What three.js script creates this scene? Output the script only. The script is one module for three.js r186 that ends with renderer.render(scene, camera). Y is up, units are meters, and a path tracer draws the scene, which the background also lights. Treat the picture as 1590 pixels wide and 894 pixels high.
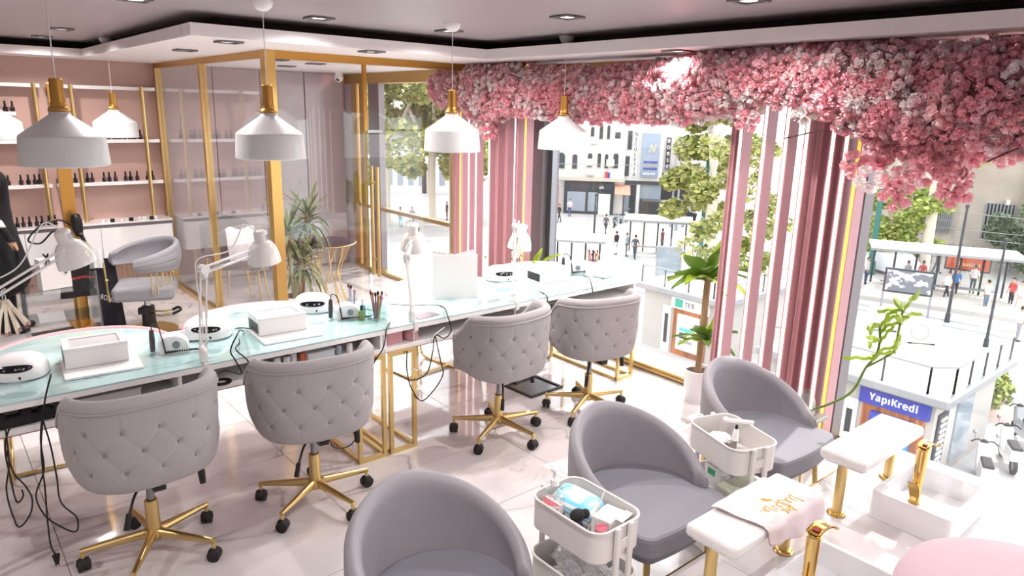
import * as THREE from 'three';
import { RoundedBoxGeometry } from 'three/addons/geometries/RoundedBoxGeometry.js';
import { mergeGeometries, mergeVertices, toCreasedNormals } from 'three/addons/utils/BufferGeometryUtils.js';
import { MarchingCubes } from 'three/addons/objects/MarchingCubes.js';
import { FontLoader } from 'three/addons/loaders/FontLoader.js';
import { TextGeometry } from 'three/addons/geometries/TextGeometry.js';
import { RectAreaLightUniformsLib } from 'three/addons/lights/RectAreaLightUniformsLib.js';

// ---------- camera, sky, sun, exposure ----------
const scene = new THREE.Scene();
const D2R = Math.PI / 180, H = 2.06, FPX = 1100.98;
const yaw = 40.3 * D2R, pitch = -14.074 * D2R, roll = 1.4235 * D2R;
const camera = new THREE.PerspectiveCamera(2 * Math.atan(447 / FPX) / D2R, 1590 / 894, 0.05, 600);
const fwd = new THREE.Vector3(Math.sin(yaw) * Math.cos(pitch), Math.sin(pitch), -Math.cos(yaw) * Math.cos(pitch));
const right0 = new THREE.Vector3(Math.cos(yaw), 0, Math.sin(yaw)), up0 = new THREE.Vector3().crossVectors(right0, fwd);
const rightV = right0.clone().multiplyScalar(Math.cos(roll)).addScaledVector(up0, Math.sin(roll));
const upV = right0.clone().multiplyScalar(-Math.sin(roll)).addScaledVector(up0, Math.cos(roll));
camera.matrixAutoUpdate = true;
camera.position.set(0, H, 0);
camera.quaternion.setFromRotationMatrix(new THREE.Matrix4().makeBasis(rightV, upV, fwd.clone().negate()));
scene.add(camera);
const renderer = new THREE.WebGLRenderer({ antialias: true });
renderer.toneMapping = THREE.LinearToneMapping;
renderer.toneMappingExposure = 0.78;
renderer.shadowMap.enabled = true;
RectAreaLightUniformsLib.init();
scene.background = new THREE.Color(0.93, 0.96, 1.0);
scene.backgroundIntensity = 4.8;
const sun = new THREE.DirectionalLight(new THREE.Color(1.0, 0.96, 0.9), 4.8);
sun.position.set(30, 37, -6); sun.target.position.set(0, 0, 0);
Object.assign(sun.shadow.camera, { left: -45, right: 45, top: 45, bottom: -45, near: 1, far: 160 });
sun.shadow.mapSize.set(4096, 4096);
scene.add(sun, sun.target);

// ---------- helpers ----------
let seed = 12345;
const rnd = () => { seed = (seed + 0x6D2B79F5) | 0; let t = Math.imul(seed ^ (seed >>> 15), 1 | seed); t = (t + Math.imul(t ^ (t >>> 7), 61 | t)) ^ t; return ((t ^ (t >>> 14)) >>> 0) / 4294967296; };
const rr = (a, b) => a + (b - a) * rnd();
const V = (x, y, z) => new THREE.Vector3(x, y, z);
const ray = (px, py) => fwd.clone().addScaledVector(rightV, (px - 795) / FPX).addScaledVector(upV, -(py - 447) / FPX);
const at = (px, py, axis, val) => { const d = ray(px, py), o = V(0, H, 0); return o.addScaledVector(d, (val - o[axis]) / d[axis]); };
const names = {};
const numbered = (n) => { const k = names[n] = (names[n] ?? -1) + 1; return k ? n + '_' + String(k).padStart(3, '0') : n; };
function tag(o, label, category, group) { o.userData.label = label; o.userData.category = category; if (group) o.userData.group = group; return o; }
function thing(name, label, category, p = [0, 0, 0], turn = 0, group) {
  const g = new THREE.Group(); g.name = numbered(name); g.position.set(...p); g.rotation.y = turn; scene.add(g); return tag(g, label, category, group);
}
function clean(g) { g = g.index ? g.toNonIndexed() : g; for (const k of Object.keys(g.attributes)) if (!['position', 'normal', 'uv', 'color'].includes(k)) g.deleteAttribute(k); g.morphAttributes = {}; return g; }
const join = (l) => l.length === 1 ? l[0] : mergeGeometries(l.map((g) => { g = clean(g); if (!g.attributes.uv) g.setAttribute('uv', new THREE.BufferAttribute(new Float32Array(g.attributes.position.count * 2), 2)); return g; }));
function part(name, geo, mat, parent, p, r) {
  const m = new THREE.Mesh(Array.isArray(geo) ? join(geo) : geo, mat); m.name = name; parent.add(m);
  if (p) m.position.set(...p); if (r) m.rotation.set(...r); return m;
}
function one(name, geo, mat, label, category, p, r, group) { const m = part(numbered(name), geo, mat, scene, p, r); return tag(m, label, category, group); }
function struct(name, geo, mat, p, r) { const m = part(name, geo, mat, scene, p, r); m.userData.kind = 'structure'; return m; }
function sgroup(name) { const g = new THREE.Group(); g.name = name; g.userData.kind = 'structure'; scene.add(g); return g; }
function copy(o, p, turn, label, group) { const c = o.clone(); c.name = numbered(o.name.replace(/_\d{3}$/, '')); scene.add(c); c.position.set(...p); c.rotation.y = turn; c.userData = { ...o.userData }; if (label) c.userData.label = label; if (group) c.userData.group = group; return c; }
const T = (g, x = 0, y = 0, z = 0, rx = 0, ry = 0, rz = 0) => { if (rx || ry || rz) g.applyMatrix4(new THREE.Matrix4().makeRotationFromEuler(new THREE.Euler(rx, ry, rz))); g.translate(x, y, z); return g; };
const box = (w, h, d, x = 0, y = 0, z = 0, r = 0) => T(r ? new RoundedBoxGeometry(w, h, d, 3, Math.min(r, w / 2 - 1e-4, h / 2 - 1e-4, d / 2 - 1e-4)) : new THREE.BoxGeometry(w, h, d), x, y, z);
const bx = (x0, x1, y0, y1, z0, z1, r = 0) => box(x1 - x0, y1 - y0, z1 - z0, (x0 + x1) / 2, (y0 + y1) / 2, (z0 + z1) / 2, r);
const cyl = (r0, r1, h, x = 0, y = 0, z = 0, n = 24) => T(new THREE.CylinderGeometry(r1, r0, h, n), x, y + h / 2, z);
const ball = (r, x = 0, y = 0, z = 0, n = 16, sx = 1, sy = 1, sz = 1) => { const g = new THREE.SphereGeometry(r, n, Math.max(6, n * 0.7 | 0)); g.scale(sx, sy, sz); g.translate(x, y, z); return g; };
function rod(a, b, r0, r1 = r0, n = 12) { const A = V(...a), B = V(...b), d = B.clone().sub(A), l = d.length(); const g = new THREE.CylinderGeometry(r1, r0, l, n); g.translate(0, l / 2, 0); g.applyQuaternion(new THREE.Quaternion().setFromUnitVectors(V(0, 1, 0), d.normalize())); g.translate(...a); return g; }
function bar(a, b, w, h) { const A = V(...a), B = V(...b), d = B.clone().sub(A), l = d.length(); const g = new THREE.BoxGeometry(w, h, l); const m = new THREE.Matrix4().lookAt(B, A, Math.abs(d.y) > 0.99 * l ? V(0, 0, 1) : V(0, 1, 0)); g.applyMatrix4(m); g.translate((a[0] + b[0]) / 2, (a[1] + b[1]) / 2, (a[2] + b[2]) / 2); return g; }
const tube = (pts, r, n = 40, m = 8, closed = false) => new THREE.TubeGeometry(new THREE.CatmullRomCurve3(pts.map((p) => p.isVector3 ? p : V(...p)), closed), n, r, m, closed);
const lathe = (pts, n = 40) => new THREE.LatheGeometry(pts.map(([x, y]) => new THREE.Vector2(x, y)), n);
function rrect(w, h, r) { const s = new THREE.Shape(), a = w / 2, b = h / 2; s.moveTo(-a + r, -b); s.lineTo(a - r, -b); s.absarc(a - r, -b + r, r, -Math.PI / 2, 0); s.lineTo(a, b - r); s.absarc(a - r, b - r, r, 0, Math.PI / 2); s.lineTo(-a + r, b); s.absarc(-a + r, b - r, r, Math.PI / 2, Math.PI); s.lineTo(-a, -b + r); s.absarc(-a + r, -b + r, r, Math.PI, 1.5 * Math.PI); return s; }
const extr = (s, d, bevel = 0, seg = 16) => new THREE.ExtrudeGeometry(s, { depth: d, bevelEnabled: bevel > 0, bevelThickness: bevel, bevelSize: bevel, bevelSegments: 2, curveSegments: seg });
const flat = (g) => T(g, 0, 0, 0, -Math.PI / 2);          // a shape drawn in x,-z laid on the ground, extruded upwards
const smooth = (a, b, x) => { const t = Math.min(1, Math.max(0, (x - a) / (b - a))); return t * t * (3 - 2 * t); };
function grid(nu, nv, f, closeU = false) {                    // parametric surface, f(u,v) -> [x,y,z]
  const p = [], uv = [], ix = [];
  for (let j = 0; j <= nv; j++) for (let i = 0; i <= nu; i++) { p.push(...f(i / nu, j / nv)); uv.push(i / nu, j / nv); }
  for (let j = 0; j < nv; j++) for (let i = 0; i < nu; i++) { const a = j * (nu + 1) + i, b = a + 1, c = a + nu + 1, d = c + 1; ix.push(a, b, d, a, d, c); }
  const g = new THREE.BufferGeometry(); g.setAttribute('position', new THREE.Float32BufferAttribute(p, 3)); g.setAttribute('uv', new THREE.Float32BufferAttribute(uv, 2)); g.setIndex(ix); g.computeVertexNormals(); return g;
}
// value noise
const P = new Uint8Array(512); { const q = [...Array(256).keys()]; for (let i = 255; i > 0; i--) { const j = rnd() * (i + 1) | 0; [q[i], q[j]] = [q[j], q[i]]; } for (let i = 0; i < 512; i++) P[i] = q[i & 255]; }
const fade = (t) => t * t * (3 - 2 * t);
function noise(x, y, px = 256, py = 256) { const xi = Math.floor(x), yi = Math.floor(y), fx = fade(x - xi), fy = fade(y - yi); const h = (a, b) => P[P[((a % px) + px) % px] + (((b % py) + py) % py)] / 255; const a = h(xi, yi), b = h(xi + 1, yi), c = h(xi, yi + 1), d = h(xi + 1, yi + 1); return a + (b - a) * fx + (c - a) * fy + (a - b - c + d) * fx * fy; }
function fbm(x, y, o, p) { let s = 0, a = 0.5, f = 1; for (let i = 0; i < o; i++) { s += a * noise(x * f, y * f, p * f, p * f); a *= 0.5; f *= 2; } return s; }
function texture(w, h, f, srgb = true) { const d = new Uint8Array(w * h * 4); for (let y = 0; y < h; y++) for (let x = 0; x < w; x++) { const c = f(x / w, y / h), i = 4 * (y * w + x); d[i] = c[0]; d[i + 1] = c[1]; d[i + 2] = c[2]; d[i + 3] = 255; } const t = new THREE.DataTexture(d, w, h); t.wrapS = t.wrapT = THREE.RepeatWrapping; t.magFilter = THREE.LinearFilter; t.minFilter = THREE.LinearMipmapLinearFilter; t.generateMipmaps = true; if (srgb) t.colorSpace = THREE.SRGBColorSpace; t.needsUpdate = true; return t; }
const mixc = (a, b, t) => [a[0] + (b[0] - a[0]) * t, a[1] + (b[1] - a[1]) * t, a[2] + (b[2] - a[2]) * t];
function canvasTex(w, h, draw) { const c = document.createElement('canvas'); c.width = w; c.height = h; const x = c.getContext('2d'); draw(x, w, h); const t = new THREE.CanvasTexture(c); t.colorSpace = THREE.SRGBColorSpace; return t; }
const std = (color, roughness = 0.6, metalness = 0, o = {}) => new THREE.MeshStandardMaterial({ color, roughness, metalness, ...o });
const phy = (color, roughness = 0.5, o = {}) => new THREE.MeshPhysicalMaterial({ color, roughness, ...o });

// ---------- materials ----------
function vein(u, v, p) { const wx = fbm(u * p + 7, v * p + 3, 4, p), wy = fbm(u * p + 31, v * p + 17, 4, p); const r = Math.abs(fbm(u * p + 2.6 * wx, v * p + 2.2 * wy + 11, 5, p) - 0.47); return r; }
const marbleMap = texture(1024, 1024, (u, v) => {
  const a = vein(u, v, 2), b = vein(u + 0.37, v + 0.61, 4), m = fbm(u * 4, v * 4, 4, 4), s = noise(u * 3 + 5, v * 3 + 9, 3, 3);
  let c = mixc([218, 214, 214], [202, 196, 196], m);
  c = mixc(c, [112, 103, 100], Math.exp(-a * 85) * smooth(0.42, 0.66, s)); c = mixc(c, [150, 140, 136], 0.6 * Math.exp(-b * 110) * smooth(0.55, 0.8, 1 - s)); c = mixc(c, [186, 178, 176], 0.5 * smooth(0.5, 0.72, fbm(u * 3 + 2, v * 5 + 7, 4, 3)));
  return mixc(c, [196, 188, 186], 0.35 * Math.exp(-a * 12) * smooth(0.4, 0.9, s));
});
const tealMap = texture(1024, 512, (u, v) => {
  const x = u * 6, y = v * 9; const w = fbm(x * 0.7, y * 0.5, 4, 12); const r = Math.abs(fbm(x * 0.5 + 1.5 * w, y + 3 * w, 5, 14) - 0.46), m = fbm(u * 5 + 3, v * 9, 4, 5);
  let c = mixc([182, 212, 211], [156, 196, 197], m); c = mixc(c, [74, 92, 97], 0.75 * Math.exp(-r * 80) * smooth(0.45, 0.62, m)); return mixc(c, [214, 230, 229], 0.5 * smooth(0.5, 0.68, fbm(u * 6 + 9, v * 9, 4, 6)));
});
const velvetBump = texture(256, 256, (u, v) => { const n = 255 * (0.5 * noise(u * 110, v * 110, 110, 110) + 0.5 * fbm(u * 8, v * 8, 3, 8)); return [n, n, n]; }, false);
const woodMap = texture(256, 512, (u, v) => { const r = fbm(u * 18, v * 2.2, 4, 18); return mixc([176, 110, 66], [128, 72, 40], smooth(0.25, 0.75, r)); });
const stoneMap = texture(512, 512, (u, v) => { const a = fbm(u * 6, v * 6, 5, 6), b = fbm(u * 22, v * 5, 4, 22); return mixc(mixc([196, 186, 174], [150, 140, 130], a), [222, 214, 204], 0.5 * smooth(0.45, 0.7, b)); });
const asphaltMap = texture(512, 512, (u, v) => { const a = fbm(u * 8, v * 8, 4, 8), b = noise(u * 170, v * 170, 170, 170); return mixc(mixc([182, 180, 179], [160, 158, 158], a), [196, 195, 194], 0.35 * b); });
const M = {
  marble: phy(0xffffff, 0.09, { map: marbleMap, clearcoat: 0.5, clearcoatRoughness: 0.03 }),
  grout: std(0x6a605c, 0.9), teal: phy(0xffffff, 0.12, { map: tealMap, clearcoat: 1, clearcoatRoughness: 0.02 }),
  velvet: phy(0xa19c9e, 0.85, { sheen: 0.7, sheenRoughness: 0.5, sheenColor: new THREE.Color(0.55, 0.53, 0.54), bumpMap: velvetBump, bumpScale: 0.0006 }),
  seatGrey: phy(0x7d7d86, 0.55, { sheen: 0.4, sheenRoughness: 0.5, sheenColor: new THREE.Color(0.5, 0.5, 0.53), bumpMap: velvetBump, bumpScale: 0.0003 }),
  leather: phy(0x938f95, 0.5, { sheen: 0.35, sheenRoughness: 0.5, sheenColor: new THREE.Color(0.5, 0.48, 0.49), bumpMap: velvetBump, bumpScale: 0.0003 }),
  velvetD: phy(0x85848a, 0.88, { sheen: 0.8, sheenRoughness: 0.45, sheenColor: new THREE.Color(0.55, 0.55, 0.58), bumpMap: velvetBump, bumpScale: 0.0006 }),
  gold: std(0xdcc084, 0.3, 1), goldDeep: std(0xcb9c52, 0.33, 1), goldSat: std(0xd3b06c, 0.4, 1), goldShine: std(0xe8c880, 0.12, 1),
  chrome: std(0xb9babd, 0.15, 1), steel: std(0x8d8f93, 0.3, 1), blackPanel: phy(0x141315, 0.15, { side: THREE.DoubleSide }), black: std(0x141315, 0.45), blackSoft: std(0x1a181b, 0.8), rubber: std(0x1b1a1c, 0.6),
  white: std(0xf0eeee, 0.35), whiteGloss: phy(0xf4f3f4, 0.12, { clearcoat: 0.6 }), whiteMatt: std(0xeeecec, 0.7), cream: std(0xe0dcd9, 0.45), enamel: phy(0xe8e5e4, 0.22, { clearcoat: 0.7, clearcoatRoughness: 0.1 }),
  plastic: phy(0xf2f2f4, 0.25, { clearcoat: 0.4 }), ceramic: phy(0xe9e8eb, 0.07, { clearcoat: 1, clearcoatRoughness: 0.02 }),
  pink: std(0xbf8a91, 0.42), pinkDesk: std(0xcf9ba0, 0.5), pinkSoft: phy(0xcbb0b8, 0.75, { sheen: 0.6, sheenColor: new THREE.Color(0.8, 0.68, 0.71) }),
  wallPink: std(0xc2a096, 0.5), wallMauve: phy(0xb3aaae, 0.2, { clearcoat: 0.3 }), wallPlain: std(0xd9cfcd, 0.7),
  ceiling: std(0xa1969a, 0.42), soffit: std(0xf0e9e9, 0.6), coveShade: std(0x2c1d20, 0.7), frameGrey: std(0x7d767a, 0.45, 0.3),
  glass: phy(0xffffff, 0, { transmission: 1, thickness: 0, ior: 1.45 }), acrylic: phy(0xf4fafa, 0.03, { transmission: 1, thickness: 0, ior: 1.45 }),
  bottle: phy(0xf2f6f4, 0.05, { transmission: 0.92, thickness: 0, ior: 1.4 }),
  leaf: phy(0x6f8f3a, 0.45, { transmission: 0.25, thickness: 0, side: THREE.DoubleSide }), leafLime: phy(0xa9c23c, 0.4, { transmission: 0.3, thickness: 0, side: THREE.DoubleSide }), leafPalm: phy(0x66764a, 0.5, { transmission: 0.2, thickness: 0, side: THREE.DoubleSide }),
  soil: std(0x4a352b, 0.95), trunk: std(0xa98a68, 0.85), twig: std(0x3b2326, 0.8),
  led: new THREE.MeshStandardMaterial({ color: 0xfff6e8, emissive: 0xfff2e2, emissiveIntensity: 2.2, roughness: 0.5 }), ledWarm: new THREE.MeshStandardMaterial({ color: 0xffe27a, emissive: 0xffcf4a, emissiveIntensity: 1.0, roughness: 0.5 }),
  lampGlow: new THREE.MeshStandardMaterial({ color: 0xffffff, emissive: 0xfff4e6, emissiveIntensity: 3.0 }),
};
// ---------- the room ----------
const S = 2.455, CE = 2.6, ZB = -8.67, XW = 4.46, XP = 2.19, ZP = -5.48;
{ // floor: a grout bed with bevelled marble tiles, 1.2 x 0.61 m
  const fl = sgroup('floor'); part('grout_bed', bx(-4.2, XW, -0.16, -0.004, ZB - 0.1, 3.2), M.grout, fl);
  const variants = []; for (let i = 0; i < 9; i++) { const w = 1.197, d = 0.607, g = new RoundedBoxGeometry(w, 0.02, d, 1, 0.0012), p = g.attributes.position, uv = g.attributes.uv, ou = rnd(), ov = rnd(), sgn = i % 2 ? 1 : -1; for (let k = 0; k < p.count; k++) uv.setXY(k, ou + sgn * p.getX(k) / 3.4, ov + p.getZ(k) / 1.5); variants.push(clean(g)); }
  let n = 0; for (let x = 0.3 - 1.2 * 4; x < XW; x += 1.2) for (let z = -3.254 - 0.61 * 9; z < 3.2; z += 0.61) {
    if (x < -4.3) continue; const x1 = Math.min(x + 1.2, XW), cut = x1 - x < 1.199; if (x1 - x < 0.06) continue;
    const g = cut ? clean((() => { const b = bx(x + 0.0015, x1, -0.02, 0, z + 0.0015, z + 0.6085), p = b.attributes.position, uv = b.attributes.uv; for (let k = 0; k < p.count; k++) uv.setXY(k, 0.3 + p.getX(k) / 2.2, rnd() * 0 + p.getZ(k) / 2.2); return b; })()) : variants[(n * 5 + (n / 7 | 0)) % 9];
    const t = part(n ? 'tile_' + String(n).padStart(3, '0') : 'tile', g, M.marble, fl, cut ? null : [x + 0.6, -0.01, z + 0.305]); n++;
  }
}
struct('wall_back', bx(-4.2, 4.6, -0.1, 2.75, ZB - 0.15, ZB), M.wallPink);
struct('wall_left', bx(-4.35, -4.2, -0.1, 2.75, ZB - 0.1, 3.3), M.wallPlain);
struct('wall_front', bx(-4.3, 4.6, -0.1, 2.75, 3.2, 3.35), M.wallPlain);
struct('ceiling', bx(-4.3, 4.7, CE, CE + 0.15, ZB - 0.15, 3.3), M.ceiling);
struct('baseboard_back', bx(-4.2, XP - 0.03, 0, 0.09, ZB, ZB + 0.015), M.whiteGloss);
{ // mauve lacquer panels on the wall of the small room
  const w = sgroup('wall_panel'); let x = XP + 0.04; for (let i = 0; i < 4; i++) { const x1 = Math.min(x + 0.545, 4.4); part('panel', bx(x, x1 - 0.006, 0.02, S - 0.005, ZB + 0.001, ZB + 0.03, 0.003), M.wallMauve, w); x += 0.551; }
}
{ // dropped border: white underside and fascia, above it a set-back wall, cove shade painted in its dark colour
  const so = sgroup('trim_1'); const t = 0.075; // fascia height
  const pieces = [[3.70, 4.6, -4.75, 3.2], [1.42, 4.6, ZB, -4.75], [-4.2, 1.42, ZB, -8.15]];
  for (const [x0, x1, z0, z1] of pieces) part('border', bx(x0, x1, S, S + t, z0, z1), M.soffit, so);
  const e = 0.25; for (const [x0, x1, z0, z1] of [[3.70 + e, 4.6, -4.75 - e, 3.2], [1.42 + e, 4.6, ZB, -4.75 - e], [-4.2, 1.42 + e, ZB, -8.15 - e]]) part('cove_shade_wall', bx(x0, x1, S + t, CE - 0.001, z0, z1), M.coveShade, so);
}
// ---------- street facade: glazing, header, gold sill ----------
function pane(name, z0, z1, y0, y1, x = XW) { const g = sgroup(name); part('pane', bx(x - 0.004, x + 0.004, y0, y1, z0, z1), M.glass, g); return g; }
{ const hd = sgroup('trim_2'); part('header', bx(4.43, 4.56, 2.335, S, ZB, 3.2), M.goldSat, hd); part('spandrel', bx(4.4, 4.6, S, 2.75, ZB, 3.2), M.wallPlain, hd); part('floor_edge', bx(XW, 4.62, -0.4, 0.0, ZB, 3.2), M.frameGrey, hd); }
const W1 = pane('window_1', -8.39, -6.28, 0.045, 2.335);
part('gold_jamb', bx(4.42, 4.5, 0, 2.335, -8.47, -8.33), M.gold, W1); part('inner_jamb', bx(4.43, 4.48, 0, 2.335, -8.28, -8.19), M.goldSat, W1); part('grey_post', bx(4.47, 4.55, 0, 2.335, -8.12, -7.86), M.frameGrey, W1);
part('gold_post', bx(4.42, 4.48, 0, 2.335, -6.29, -6.24), M.gold, W1); part('rail', bx(4.47, 4.52, 0.79, 0.835, -8.39, -6.28), M.goldSat, W1); part('threshold', bx(4.40, 4.52, 0, 0.045, -8.4, -5.5), M.gold, W1);
struct('wall_corner', bx(4.42, 4.6, 0, 2.335, ZB, -8.47), M.wallMauve);
const W2 = pane('window_2', -6.2, -4.8, 0.05, 2.335, 4.5); part('mullion', bx(4.46, 4.54, 0, 2.335, -6.26, -6.18), M.frameGrey, W2); part('sill', bx(4.44, 4.54, 0, 0.05, -6.2, -4.8), M.goldSat, W2);
const W3 = pane('window_3', -4.69, -2.05, 0.055, 2.335); part('wide_post', bx(4.3, 4.5, 0, 2.335, -4.87, -4.69), M.frameGrey, W3); part('edge_post', bx(4.36, 4.42, 0, 2.335, -4.675, -4.63), M.steel, W3); part('sill', [rod([4.44, 0.028, -4.62], [4.44, 0.028, -2.08], 0.03), bx(4.43, 4.52, 0, 0.05, -4.62, -2.08)], M.gold, W3); part('post', bx(4.42, 4.52, 0, 2.335, -2.07, -1.98), M.frameGrey, W3);
const W4 = pane('window_4', -1.92, 3.2, 0.055, 2.335); part('wide_post', bx(4.3, 4.42, 0, 2.335, -1.955, -1.865), M.frameGrey, W4); part('edge_post', bx(4.425, 4.5, 0, 2.335, -1.97, -1.925), M.frameGrey, W4); part('sill', bx(4.4, 4.5, 0, 0.055, -1.86, 3.2), M.gold, W4);
// ---------- glass partition of the small room ----------
{ const g = sgroup('trim_3'); const f = M.gold;
  part('corner_post', [bx(XP - 0.055, XP + 0.03, 0, S, ZP - 0.045, ZP + 0.045, 0.004)], M.goldSat, g);
  part('wall_post', bx(XP - 0.03, XP + 0.03, 0, S, ZB + 0.03, ZB + 0.09), f, g); part('side_post', bx(XP - 0.03, XP + 0.03, 0.05, S - 0.05, -7.12, -7.06), f, g);
  part('side_head', bx(XP - 0.03, XP + 0.03, S - 0.05, S - 0.001, ZB + 0.09, ZP - 0.045), M.goldDeep, g); part('side_base', bx(XP - 0.03, XP + 0.03, 0, 0.05, ZB + 0.09, ZP - 0.045), f, g);
  part('front_head', bx(XP + 0.03, 4.42, S - 0.06, S - 0.001, ZP - 0.03, ZP + 0.03), M.goldDeep, g); part('door_hanger', bx(2.97, 3.0, 1.86, S - 0.06, ZP - 0.015, ZP + 0.015), M.goldDeep, g);
  part('pane', bx(XP - 0.005, XP + 0.005, 0.05, S - 0.05, ZB + 0.09, -7.12), M.glass, g); part('pane', bx(XP - 0.005, XP + 0.005, 0.05, S - 0.05, -7.06, ZP - 0.045), M.glass, g);
  part('pane', bx(XP + 0.03, 2.975, 0.01, S - 0.06, ZP - 0.005, ZP + 0.005), M.glass, g);
  const d = sgroup('door_1'); part('leaf', bx(3.0, 4.0, 0.012, 1.86, ZP - 0.006, ZP + 0.006), M.glass, d); part('fanlight', bx(3.0, 4.4, 1.875, S - 0.06, ZP - 0.005, ZP + 0.005), M.glass, d);
  part('seal', bx(2.985, 2.998, 0.012, 1.86, ZP - 0.008, ZP + 0.008), M.acrylic, d); part('top_patch', bx(3.0, 3.14, 1.845, 1.87, ZP - 0.012, ZP + 0.012), M.chrome, d);
  for (const s of [-1, 1]) { const hdl = part('pull_handle', rod([3.06, 0.6, ZP + s * 0.05], [3.06, 1.56, ZP + s * 0.05], 0.016, 0.016, 20), M.gold, d); part('standoff', [rod([3.06, 0.75, ZP], [3.06, 0.75, ZP + s * 0.05], 0.009), rod([3.06, 1.42, ZP], [3.06, 1.42, ZP + s * 0.05], 0.009)], M.gold, hdl); }
}
// ---------- pedicure platform ----------
const PH = 0.30, PX1 = 3.96, PZ0 = -1.44;
{ const pf = sgroup('platform'); part('core', bx(1.5, PX1 - 0.012, 0, PH - 0.02, PZ0 + 0.012, 2.2), M.whiteMatt, pf);
  let n = 0; for (let x = 1.5; x < PX1 - 0.05; x += 0.82) for (let z = -0.86 - 0.58; z < 2.2; z += 0.58) { const b = bx(x + 0.001, Math.min(x + 0.819, PX1), PH - 0.02, PH, z + 0.001, Math.min(z + 0.579, 2.2)), p = b.attributes.position, uv = b.attributes.uv, o = rnd(); for (let k = 0; k < p.count; k++) uv.setXY(k, o + p.getX(k) / 2.6, o * 3 + p.getZ(k) / 2.6); part(n ? 'tile_' + String(n).padStart(3, '0') : 'tile', b, M.marble, pf); n++; }
  part('edge_trim', bx(1.5, PX1, PH - 0.024, PH + 0.001, PZ0 - 0.006, PZ0), M.goldDeep, pf); part('end_trim', bx(PX1, PX1 + 0.006, PH - 0.03, PH + 0.001, PZ0, 2.2), M.steel, pf);
}
// ---------- recessed downlights ----------
{ const fr = join([...[[-1, 0], [1, 0]].map(([s]) => box(0.016, 0.012, 0.15, s * 0.067, -0.005, 0)), ...[-1, 1].map((s) => box(0.118, 0.012, 0.016, 0, -0.005, s * 0.067))]);
  const plate = T(new THREE.RingGeometry(0.042, 0.085, 32), 0, -0.003, 0, Math.PI / 2); const disc = cyl(0.042, 0.042, 0.004, 0, -0.005, 0, 28);
  const mk = (px, py, y, lab, on = true, grp = 'recessed square downlights') => { const p = at(px, py, 'y', y); const g = thing('downlight', lab, 'downlight', [p.x, y - 0.0015, p.z], 0, grp); part('frame', fr, M.frameGrey, g); part('plate', plate, M.steel, g); part('lens', disc, on ? M.lampGlow : M.cream, g);
    if (on) { const l = new THREE.SpotLight(0xfff8f4, 11, 0, 1.4, 1, 2); l.position.set(p.x, y - 0.02, p.z); l.target.position.set(p.x, 0, p.z); l.shadow.radius = 2; scene.add(l, l.target); } };
  for (const [x, y] of [[495, 27], [697, 47], [881, 25], [96, 44], [65, 56], [210, -2], [1163, -1]]) mk(x, y, CE, 'square downlight glowing in the mauve raised ceiling');
  for (const [x, y] of [[287, 77], [355, 64], [577, 79]]) mk(x, y, S, 'square downlight in the white ceiling border beside the glass partition');
  for (const [x, y] of [[1052, 78], [1573, 56]]) mk(x, y, S, 'square downlight in the white ceiling border above the blossoms');
  for (const [x, y] of [[490, 98], [540, 94], [445, 102], [432, 92]]) mk(x, y, S, 'unlit square downlight inside the glass room', false, 'unlit downlights in the glass room');
  // the same fittings go on over the part of the salon behind the camera
  for (const [x, z] of [[-1.6, -5.6], [-1.6, -3], [-1.2, -0.4], [1.2, -1.2], [1.2, 1.2], [-1.2, 1.8], [2.6, 1.6]]) { const g = thing('downlight', 'square downlight in the raised ceiling over the open floor', 'downlight', [x, CE - 0.0015, z], 0, 'downlights over the open floor'); part('frame', fr, M.frameGrey, g); part('plate', plate, M.steel, g); part('lens', disc, M.lampGlow, g); const l = new THREE.SpotLight(0xfff8f4, 11, 0, 1.4, 1, 2); l.position.set(x, CE - 0.02, z); l.target.position.set(x, 0, z); scene.add(l, l.target); }
}
// ---------- pink slat screens with light strips ----------
function slatScreen(label, xs, list, depth) {
  const g = thing('slat_screen', label, 'slat screen');
  const slatG = bx(0, depth, 0, S - 0.001, -0.0175, 0.0175), lipG = join([bx(-0.006, 0, 0, S - 0.001, -0.0175, -0.0105), bx(-0.006, 0, 0, S - 0.001, 0.0105, 0.0175)]), ledG = bx(-0.009, 0, 0.02, S - 0.02, -0.0095, 0.0095, 0.003);
  list.forEach(([z, led, x], i) => { const s = part('slat', slatG, M.pink, g, [x ?? xs, 0, z]); part('edge_lip', lipG, M.pinkDesk, s); if (led) { part('led_strip', ledG, led === 2 ? M.ledWarm : M.led, s);
    const l = new THREE.RectAreaLight(led === 2 ? 0xffd070 : 0xffe6c8, 1.3, 0.015, 2.4); l.position.set((x ?? xs) - 0.012, S / 2, z); l.lookAt((x ?? xs) - 1, S / 2, z); scene.add(l); } });
  return g;
}
const zAt = (px, py, x) => at(px, py, 'x', x).z;
slatScreen('screen of pink slats between the plant and the pedicure chairs', 4.08, [[zAt(1132, 320, 4.1), 0], [zAt(1143, 320, 4.1), 1], [zAt(1179, 320, 4.1), 1], [zAt(1212, 320, 4.1), 1], [zAt(1243, 320, 4.1), 1], [zAt(1260, 320, 4.14), 0, 4.14], [zAt(1281, 320, 4.12), 1, 4.12], [zAt(1302, 320, 4.12), 1, 4.12], [zAt(1322, 320, 4.12), 2, 4.12]], 0.1);
slatScreen('screen of pink slats between the glass room and the nail desks', 4.08, [[zAt(709, 300, 4.1), 0], [zAt(718, 300, 4.1), 2], [zAt(731, 300, 4.1), 1], [zAt(742, 300, 4.1), 1], [zAt(762, 300, 4.1), 1], [zAt(774, 300, 4.1), 0], [zAt(788, 300, 4.1), 0], [zAt(804, 300, 4.1), 0], [zAt(817, 300, 4.1), 2]], 0.072);
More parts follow.
